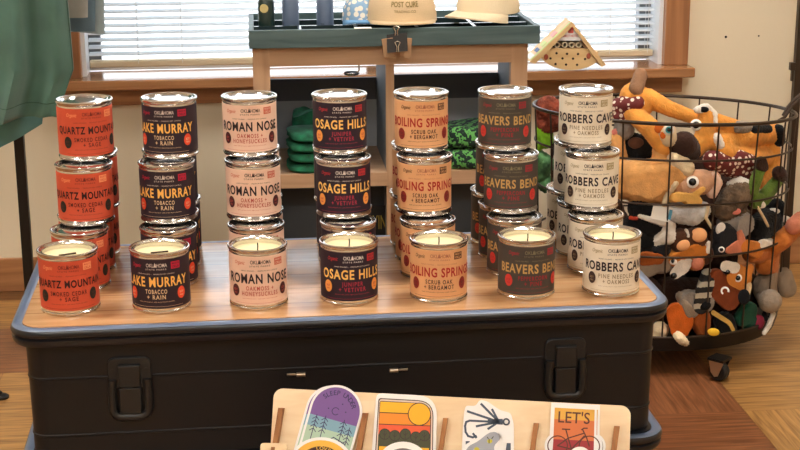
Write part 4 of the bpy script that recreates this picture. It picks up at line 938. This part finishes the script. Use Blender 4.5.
def body_hit(t, px, py):
    """where this sight line first meets the toy built so far"""
    d = ray(px, py).normalized(); best = None
    for c in t.children:
        if c.type != 'MESH' or not c.get('solid'): continue
        bv = BVHTree.FromPolygons([v.co for v in c.data.vertices], [p.vertices for p in c.data.polygons])
        h = bv.ray_cast(EYE-t.location, d)
        if h[0] is not None and (best is None or h[3] < best[1]): best = (h[0]+t.location, h[3])
    return best[0] if best else None
def chain_bm(chains, d0=0, t=None):
    bm = B()
    for ch in chains:
        pts = []; dist = None
        for q in ch:
            p = Pb(q[0], q[1], q[3] if len(q) > 3 else d0)
            if t is not None and len(q) < 4:
                h = body_hit(t, q[0], q[1])
                if h is not None: p = h + ray(q[0], q[1]).normalized()*rm(h, q[2])*.35
            pts.append((p, rm(p, q[2])))
        if len(pts) == 1: ball(bm, pts[0][0], pts[0][1], 14)
        for (a, ra), (b, rb) in zip(pts, pts[1:]): capsule(bm, a, b, ra, rb)
    return bm
def fur(n, c, v=.09): return mat('plush_'+n, c, .95, bump=.5, bscale=420, var=v, vscale=45, sheen=.1, spec=.15)
def blob(name, chains, d, m, parent, vox=.0026, jit=.0006, sm=3, first=False, free=False):
    b2 = finish_remesh(chain_bm(chains, d, None if first else parent), vox, sm, jit)
    o = obj(name, b2 if free else squash(b2, 0 if first else .009+.0012*(sum(1 for c in parent.children if c.get('solid')))), m, parent, 180); o['solid'] = 1; return o
def plush(name, label, cat, chains, d, m, jit=.0006):
    q = chains[0][0]; p = Pb(q[0], q[1], q[3] if len(q) > 3 else d)
    t = thing(name, label, cat, p, 'plush toys in the basket'); blob('body', chains, d, m, t, jit=jit, first=True); return t
M_EYEB = mat('eye_black', (14, 12, 12), .12); M_EYEW = mat('eye_white', (238, 234, 226), .4)
def front(px, py, d): return Pb(px, py, d)
def eye(t, px, py, d, r, iris=None, white=True):
    p = body_hit(t, px, py) or Pb(px, py, d); v = (EYE-p).normalized(); R = rm(p, r)
    u = v.cross(Vector((0, 0, 1))).normalized(); w_ = u.cross(v)
    par = t
    if white: par = obj('eye', ball(B(), p, (R, R, R*.55), 14, (u, w_, v)), M_EYEW, t, True)
    q = p+v*R*.28 if white else p
    rr = R*.66 if white else R
    if iris: par = obj('iris', ball(B(), q, (rr*1.1, rr*1.1, rr*.5), 14, (u, w_, v)), iris, par, True); q = q+v*R*.2; rr *= .6
    obj('pupil' if white else 'eye', ball(B(), q, (rr, rr, rr*.6), 14, (u, w_, v)), M_EYEB, par if not isinstance(par, bool) else t, True)
def patch(t, nm, m, px, py, d, rx, ry=None, ang=0, dep=.5):
    p = body_hit(t, px, py) or Pb(px, py, d); v = (EYE-p).normalized(); u = v.cross(Vector((0, 0, 1))).normalized(); u = -u if u.x < 0 else u; w_ = u.cross(v); w_ = -w_ if w_.z < 0 else w_
    a = math.radians(ang); u, w_ = u*math.cos(a)+w_*math.sin(a), -u*math.sin(a)+w_*math.cos(a)
    rx_, ry_ = rm(p, rx), rm(p, ry or rx); return obj(nm, ball(B(), p, (rx_, ry_, min(rx_, ry_)*dep), 18, (u, w_, v)), m, t, True)
ORANGE = fur('orange', (228, 156, 72)); RUST = fur('rust', (158, 84, 36)); TAN = fur('tan', (222, 164, 100)); BROWN = fur('brown', (84, 54, 38)); DKBROWN = fur('dark_brown', (56, 36, 28)); BLACK = fur('black', (15, 15, 16)); WHITE = fur('white', (226, 218, 206), .08)
GREY = fur('grey', (140, 132, 124)); TAUPE = fur('taupe', (150, 134, 116)); CREAM = fur('cream', (228, 206, 168), .08); PEACH = fur('peach', (206, 158, 124)); SHAG = fur('shaggy', (100, 82, 64), .35); CHAR = fur('charcoal', (32, 32, 35)); LIME = fur('lime', (128, 184, 44)); PINE = fur('pine', (52, 92, 50)); LEAFG = fur('leaf', (92, 116, 44)); PINKISH = fur('dusty_pink', (196, 120, 92)); REDBR = fur('red_brown', (132, 66, 48), .35); HOOF = fur('hoof', (150, 112, 84)); FOXO = fur('fox', (214, 106, 36))
MAROON = dots('maroon_dotted_cloth', (104, 34, 32), (232, 214, 196), 105, .34)
# core of the heap: dark filler toys added for the darkness inside
plush('dark_filler', 'dark brown filler plush added in the middle of the basket', 'plush toy', [[(690, 240, 34, .17), (708, 256, 30, .17)], [(650, 260, 34, .16), (690, 200, 38, .18)], [(735, 220, 34, .16), (690, 170, 24, .2)]], .16, DKBROWN)
plush('dark_filler', 'second dark brown filler plush added low in the basket, behind the ducks', 'plush toy', [[(668, 300, 24, .10), (720, 304, 26, .10)], [(742, 292, 22, .10)]], .10, DKBROWN)
plush('hound', 'brown plush dog at the bottom of the basket, hidden behind the tins', 'plush toy', [[(612, 296, 36, .075), (604, 250, 38, .08), (585, 205, 34, .08)], [(640, 300, 26, .08)]], .08, BROWN)
# fawn upside down, top left
t = plush('fawn', 'orange fawn plush upside down at top left, hoof up', 'plush toy', [[(634, 97, 15), (638, 106, 15)], [(648, 98, 10), (668, 108, 8), (692, 117, 7)], [(636, 114, 10)]], .065, ORANGE)
blob('leg', [[(632, 112, 10, .05), (650, 128, 10.5, .03), (664, 146, 10.5, .028)]], .03, ORANGE, t)
blob('hoof', [[(640.5, 75, 7.2), (636, 89, 7.8)]], .075, HOOF, t)
blob('bandana', [[(614, 108, 9), (626, 105, 10.5), (637, 103, 8)]], .055, MAROON, t, jit=0); patch(t, 'bandana_end', MAROON, 622, 115, .05, 9, 6, 20)
# second fawn, top right
t = plush('fawn', 'orange fawn plush on its back at top right, dark hoof out', 'plush toy', [[(706, 114, 8), (705, 138, 11), (696, 148, 10)], [(724, 142, 9.5), (750, 136, 10.5), (772, 133, 11)], [(722, 141, 10), (708, 140, 10)], [(716, 121, 8), (736, 127, 7.5)], [(772, 150, 9), (770, 168, 10), (757, 182, 8)], [(722, 150, 13), (745, 158, 12), (768, 156, 10)]], .05, ORANGE)
blob('hoof', [[(778, 131, 7), (779, 140, 7)]], .05, BLACK, t); blob('rear_hoof', [[(753, 130, 5), (768, 129, 5)]], .05, BLACK, t); blob('rear_shank', [[(738, 127, 6.5), (748, 128, 6)]], .05, GREY, t)
blob('dress', [[(712, 160, 10), (728, 164, 13), (745, 168, 13)], [(738, 158, 9), (748, 163, 10)]], .032, MAROON, t, jit=0)
blob('ear', [[(672, 146, 7), (684, 145, 14), (690, 150, 12)]], .022, DKBROWN, t); blob('muzzle_ring', [[(697, 110, 4), (706, 108, 5), (714, 114, 4), (715, 124, 3.5)]], .045, WHITE, t); patch(t, 'nose', BLACK, 704, 109.5, .035, 5, 3)
eye(t, 696, 125, .028, 6); blob('cheek_patch', [[(716, 138, 6), (720, 145, 5)]], .028, WHITE, t)
# owl, dark bear, grey mouse behind
t = plush('owl', 'cream and orange owl plush with teal eye, peeking between the fawns', 'plush toy', [[(667, 131, 9.5), (669, 139, 8.5)]], .016, CREAM)
patch(t, 'face_patch', FOXO, 660, 128, .062, 6, 5, 30); eye(t, 669, 130, .058, 5.5, mat('eye_teal', (80, 170, 176), .2)); patch(t, 'beak', FOXO, 663, 135, .058, 3, 4)
t = plush('black_bear', 'black plush bear with brown cheek under the fawn leg', 'plush toy', [[(641, 148, 14), (632, 145, 13)], [(646, 158, 10)]], .07, BLACK); patch(t, 'cheek', BROWN, 636, 143, .038, 8, 6)
t = plush('grey_mouse', 'grey plush with pink nose beside the cream tins', 'plush toy', [[(624, 130, 11), (622, 124, 8)]], .06, GREY); patch(t, 'nose', mat('nose_pink', (224, 130, 116), .6), 616, 132, .04, 4.5, 3.5)
plush('tan_bear', 'tan plush limb hanging under the grey mouse beside the tins', 'plush toy', [[(617, 140, 8), (620, 156, 8), (616, 172, 8)]], .05, TAN)
# big tan cow on its side
t = plush('tan_cow', 'large tan cow plush on its side with cream horns, mid basket', 'plush toy', [[(625, 180, 20), (650, 181, 23), (672, 172, 20)], [(663, 165, 12), (661, 147, 9)], [(640, 190, 16), (662, 188, 16)]], .032, TAN)
blob('head', [[(686, 184, 15), (702, 182, 13)], [(704, 179, 9), (714, 178, 7)]], .022, PEACH, t); blob('muzzle', [[(714, 175, 4), (717, 183, 6), (712, 193, 6)]], .012, mat('plush_pale_pink', (226, 190, 168), .9), t)
blob('horn', [[(668, 199, 4), (676, 197, 5.5), (688, 196, 6), (699, 201, 4)], [(690, 196, 5), (702, 189, 4)], [(684, 198, 5), (690, 203, 4)]], .004, fur('horn', (226, 176, 96), .08), t)
blob('ear', [[(676, 183, 3.5), (668, 193, 4), (664, 205, 3)]], .008, CREAM, t); eye(t, 692.5, 182, .000, 6.5); blob('belly_fur', [[(676, 212, 11), (692, 214, 12), (702, 210, 9)]], .022, fur('cool_white', (206, 206, 206), .1), t, jit=.0012)
blob('pale_side', [[(676, 160, 10), (686, 168, 9)]], .022, CREAM, t)
# possum
t = plush('possum', 'shaggy grey-brown possum plush with pink nose and pale crown', 'plush toy', [[(734, 199, 15), (725, 209, 12)], [(742, 192, 12)], [(737, 216, 13)]], .026, SHAG, .0022)
blob('crown_fur', [[(730, 184, 4), (740, 181, 5), (750, 184, 4)]], .016, WHITE, t, jit=.001); blob('face', [[(728, 224, 12), (742, 224, 13)]], .02, GREY, t, jit=.001); patch(t, 'nose', mat('nose_pink', (224, 130, 116), .6), 736, 211.5, .004, 5, 3.2, 10)
for pts in ([(757, 206, 1.6), (764, 218, 1.6), (768, 226, 1.6)], [(708, 206, 1.8), (706, 218, 1.8), (712, 228, 1.6)]): blob('whisker_trim', [pts], .006, CREAM, t, .0012, 0)
# green frog legs
t = plush('green_duck', 'green plush upside down with two dark feet in the air', 'plush toy', [[(759, 172, 6), (752, 190, 7)], [(777, 181, 6.5), (764, 198, 8)], [(756, 200, 9)]], .012, LEAFG)
blob('foot', [[(761, 163, 7), (762, 167, 6.5)]], .004, DKBROWN, t); blob('foot', [[(779, 173, 7.4), (781, 176, 7)]], .004, DKBROWN, t, free=True)
# skunk
t = plush('skunk', 'black skunk plush with white patches at the right of the basket', 'plush toy', [[(770, 222, 17), (756, 230, 13)], [(784, 212, 10), (776, 208, 10)]], .028, BLACK, .001)
for x, y, rx, ry, a in ((760, 204, 6, 4, -20), (774, 211, 6, 3, 0), (785, 219, 7, 3.5, -10)): patch(t, 'white_patch', WHITE, x, y, .008, rx, ry, a)
t = plush('badger', 'charcoal plush with white oval patch, centre of the basket', 'plush toy', [[(724, 236, 14), (722, 246, 12)], [(736, 240, 11)]], .02, CHAR); patch(t, 'white_patch', WHITE, 720.5, 228.5, -.001, 4.6, 6.4, -20)
# loon at the left
t = plush('loon', 'black and white bird plush with red-tipped beak beside the tins', 'plush toy', [[(640, 208, 13), (652, 222, 15)], [(646, 240, 13), (634, 226, 12)]], .024, BLACK)
blob('chest', [[(666, 226, 10), (658, 240, 11)], [(668, 236, 9)]], .014, WHITE, t, jit=.0012); blob('neck_band', [[(640, 216, 2.6), (650, 219, 3.4), (662, 222, 5)]], .006, WHITE, t, .0014); blob('beak', [[(631, 218, 2.6), (637, 218, 2.2)]], .004, mat('beak_red', (206, 74, 52), .5), t, .0012, 0)
a = Pb(662, 213, .004); v = (EYE-a).normalized(); u = Vector((v.y, -v.x, 0)).normalized(); u = -u if u.x < 0 else u; w_ = u.cross(v); w_ = w_ if w_.z > 0 else -w_
u2 = (u*.985-w_*.17); w2 = (w_*.985+u*.17)
o = obj('tag', obox(B(), a, u2, w2, v, rm(a, 10), rm(a, 7.5), .0006), mat('paper_tag', (228, 222, 210), .6), t); obj('tag_stripe', obox(B(), a+u2*rm(a, 8.2)+v*.0008, u2, w2, v, rm(a, 1.6), rm(a, 5), .0004), mat('tag_blue', (70, 140, 170), .6), o)
# squirrel, paws to the shop
t = plush('squirrel', 'brown squirrel plush lying head down with two round peach paws', 'plush toy', [[(688, 250, 14), (680, 240, 12)], [(694, 240, 13), (702, 254, 12)]], .018, BROWN)
blob('haunch', [[(694, 252, 10), (696, 262, 9)], [(704, 250, 6)]], .004, fur('amber', (196, 120, 48)), t); patch(t, 'paw_pad', mat('plush_pad', (224, 160, 106), .9), 699, 235, -.006, 8, 7.4); patch(t, 'paw_pad', mat('plush_pad', (224, 160, 106), .9), 683, 245, -.004, 7, 6, 20)
patch(t, 'ear', PINKISH, 697, 263, -.012, 6.5, 7.5, 0, .7); blob('tuft', [[(686, 231, 2.5), (688, 236, 2)]], .000, WHITE, t, .0014); blob('tuft', [[(708, 244, 3.5), (708, 251, 3)]], .000, WHITE, t, .0014)
# grey-backed fox at left
t = plush('wolf', 'fox plush with dark back and white muzzle, low left', 'plush toy', [[(648, 262, 15), (632, 266, 18)], [(662, 262, 12)]], .02, TAUPE)
blob('back_fur', [[(628, 246, 9), (648, 248, 9), (664, 250, 7)]], .010, CHAR, t, jit=.0012); blob('flank', [[(644, 258, 8), (658, 258, 7)]], .006, RUST, t); blob('face', [[(672, 258, 9), (682, 259, 8)], [(690, 252, 5)]], .004, fur('amber', (196, 120, 48)), t); blob('muzzle', [[(684, 268, 8), (676, 275, 6)], [(690, 264, 5)]], -.004, WHITE, t); patch(t, 'nose', M_EYEB, 673.5, 275.5, -.016, 3.6, 3.2, -30); eye(t, 673, 261.5, -.012, 2.7, None, False); patch(t, 'eye_rim', WHITE, 673.4, 261.8, -.010, 3.8, 3.2)
# rusty fox sprawled at right
t = plush('red_fox', 'rust fox plush sprawled at right, one leg over the rim wire', 'plush toy', [[(752, 252, 11), (772, 252, 13)], [(764, 266, 9), (784, 264, 9)], [(776, 256, 11)]], .022, fur('fox_side', (188, 110, 48)))
blob('leg', [[(768, 250, 10, .02), (782, 240, 10, .0), (794, 229, 9, -.012)]], .0, fur('fox_side', (188, 110, 48)), t, free=True); blob('paw', [[(794, 226, 9, -.018), (801, 220, 9, -.026)]], -.01, PINKISH, t, free=True); blob('ear', [[(728, 250, 4), (737, 247, 7.5), (742, 244, 6)]], .006, PINKISH, t); blob('ear', [[(739, 232, 4), (741, 240, 5)]], .006, PINKISH, t); blob('snout', [[(745, 246, 7), (756, 250, 9)]], .008, fur('amber', (196, 120, 48)), t); blob('white_belly', [[(762, 244, 5), (770, 243, 5)]], .004, WHITE, t); eye(t, 721.5, 249.5, .002, 3.2, None, True)
# red panda
t = plush('red_panda', 'red panda plush with striped tail and round eye, low centre', 'plush toy', [[(722, 288, 15), (730, 298, 13)], [(716, 276, 8)]], .012, fur('mahogany', (128, 62, 30)))
blob('head', [[(738, 276, 12), (746, 280, 12)], [(752, 270, 6)]], .000, fur('panda_orange', (204, 128, 54)), t); blob('brow', [[(728, 267, 6), (735, 268, 6)]], -.004, WHITE, t); blob('cheek', [[(753, 288, 5), (752, 296, 4)]], -.004, CREAM, t); eye(t, 738, 278, -.022, 4.2); patch(t, 'muzzle', BLACK, 744, 297, -.014, 6, 8, 0); patch(t, 'nose', M_EYEB, 727, 272, -.018, 3.2, 2.6)
a = Pb(725, 291, -.008); v = (EYE-a).normalized(); u = Vector((v.y, -v.x, 0)).normalized(); w_ = u.cross(v); R = rm(a, 3.4)
obj('tag_loop', tube(B(), [a + (u*math.cos(q)+w_*math.sin(q))*R for q in [math.radians(-60+k*15) for k in range(18)]], rm(a, 1), 8), mat('tag_white', (236, 234, 228), .5), t, True)
blob('tail', [[(708, 276, 8), (704, 292, 9), (702, 306, 9)]], .004, bands('plush_tail_bands', (30, 28, 28), (186, 178, 158), 2, 52, .5), t)
# raccoon
t = plush('raccoon', 'grey raccoon plush with black mask beneath the striped tail', 'plush toy', [[(688, 300, 11), (704, 302, 11)], [(692, 310, 8)]], .016, GREY, .001); patch(t, 'mask', BLACK, 703, 305, -.004, 8, 5.5); blob('brow', [[(698, 296, 4), (708, 296, 4)]], .0, WHITE, t); blob('arm', [[(680, 296, 5), (690, 312, 6)]], .004, TAUPE, t)
# grey rabbit
t = plush('grey_elephant', 'soft grey-beige plush with round lobes at right, low down', 'plush toy', [[(770, 288, 18), (782, 280, 15)], [(772, 302, 12), (784, 296, 10)]], .016, TAUPE); blob('paw', [[(766, 298, 10), (774, 304, 9)]], .002, TAUPE, t); blob('ear', [[(784, 276, 9, .004), (787, 288, 10, .0)]], .012, TAUPE, t, free=True); blob('lobe', [[(770, 301, 12, -.004)]], .0, TAUPE, t, free=True)
# orange fox low left
t = plush('orange_fox', 'bright orange fox plush with cream tail tip at basket bottom', 'plush toy', [[(676, 312, 10), (681, 322, 13), (680, 330, 10)]], .012, FOXO); blob('tail_tip', [[(678, 336, 5, -.004), (682, 340, 5, -.012), (686, 343, 3.5, -.014)]], .004, CREAM, t, jit=.0014, free=True)
plush('brown_hare', 'reddish brown plush between the orange fox and the ducks', 'plush toy', [[(700, 318, 11), (702, 328, 9)]], .02, RUST)
plush('white_goose', 'cream white plush low at left, half hidden by the trunk', 'plush toy', [[(660, 330, 9), (658, 338, 8)]], .03, CREAM)
# mallard and toucan
t = plush('mallard', 'dark green-headed duck plush with maroon breast at basket bottom', 'plush toy', [[(748, 312, 11), (742, 318, 9)], [(752, 326, 10)]], .016, fur('mallard_green', (20, 70, 50))); patch(t, 'breast', fur('maroon', (120, 36, 56)), 758, 322, -.004, 6.5, 8); blob('wing_stripe', [[(773, 314, 2.6, -.004), (769, 325, 2.8, -.004), (764, 333, 2.4, -.004)]], .004, WHITE, t, .0014, free=True); patch(t, 'wing', CHAR, 767, 318, .006, 5, 8, 20)
t = plush('black_duck', 'black duck plush with long yellow bill at basket bottom', 'plush toy', [[(724, 322, 11), (730, 330, 8)]], .014, BLACK); blob('bill', [[(716, 314, 2.6), (728, 322, 2.4), (738, 332, 2.2)]], -.004, fur('bill_yellow', (204, 166, 88), .1), t, .0014, 0); patch(t, 'foot', mat('plush_yellow', (226, 178, 36), .8), 713.5, 332, -.004, 6, 4, 0)
# left side, seen between the tin stacks
t = plush('shaggy_bear', 'reddish brown shaggy bear plush at the basket left edge', 'plush toy', [[(548, 110, 14), (556, 118, 13)], [(547, 122, 12)]], .04, REDBR, .0025)
t = plush('lime_frog', 'lime green frog plush between the charcoal and cream tins', 'plush toy', [[(536, 132, 7), (543, 128, 8), (545, 140, 9)], [(536, 146, 7)]], .02, LIME)
t = plush('leafy_turtle', 'mottled dark green plush below the lime frog', 'plush toy', [[(538, 158, 9), (545, 164, 10), (540, 174, 9)], [(546, 184, 9)]], .02, fur('mottled_green', (74, 112, 72), .4), .0014)
plush('brown_otter', 'brown plush low behind the cream tins, left side of basket', 'plush toy', [[(572, 148, 20), (590, 140, 20)]], .07, DKBROWN)
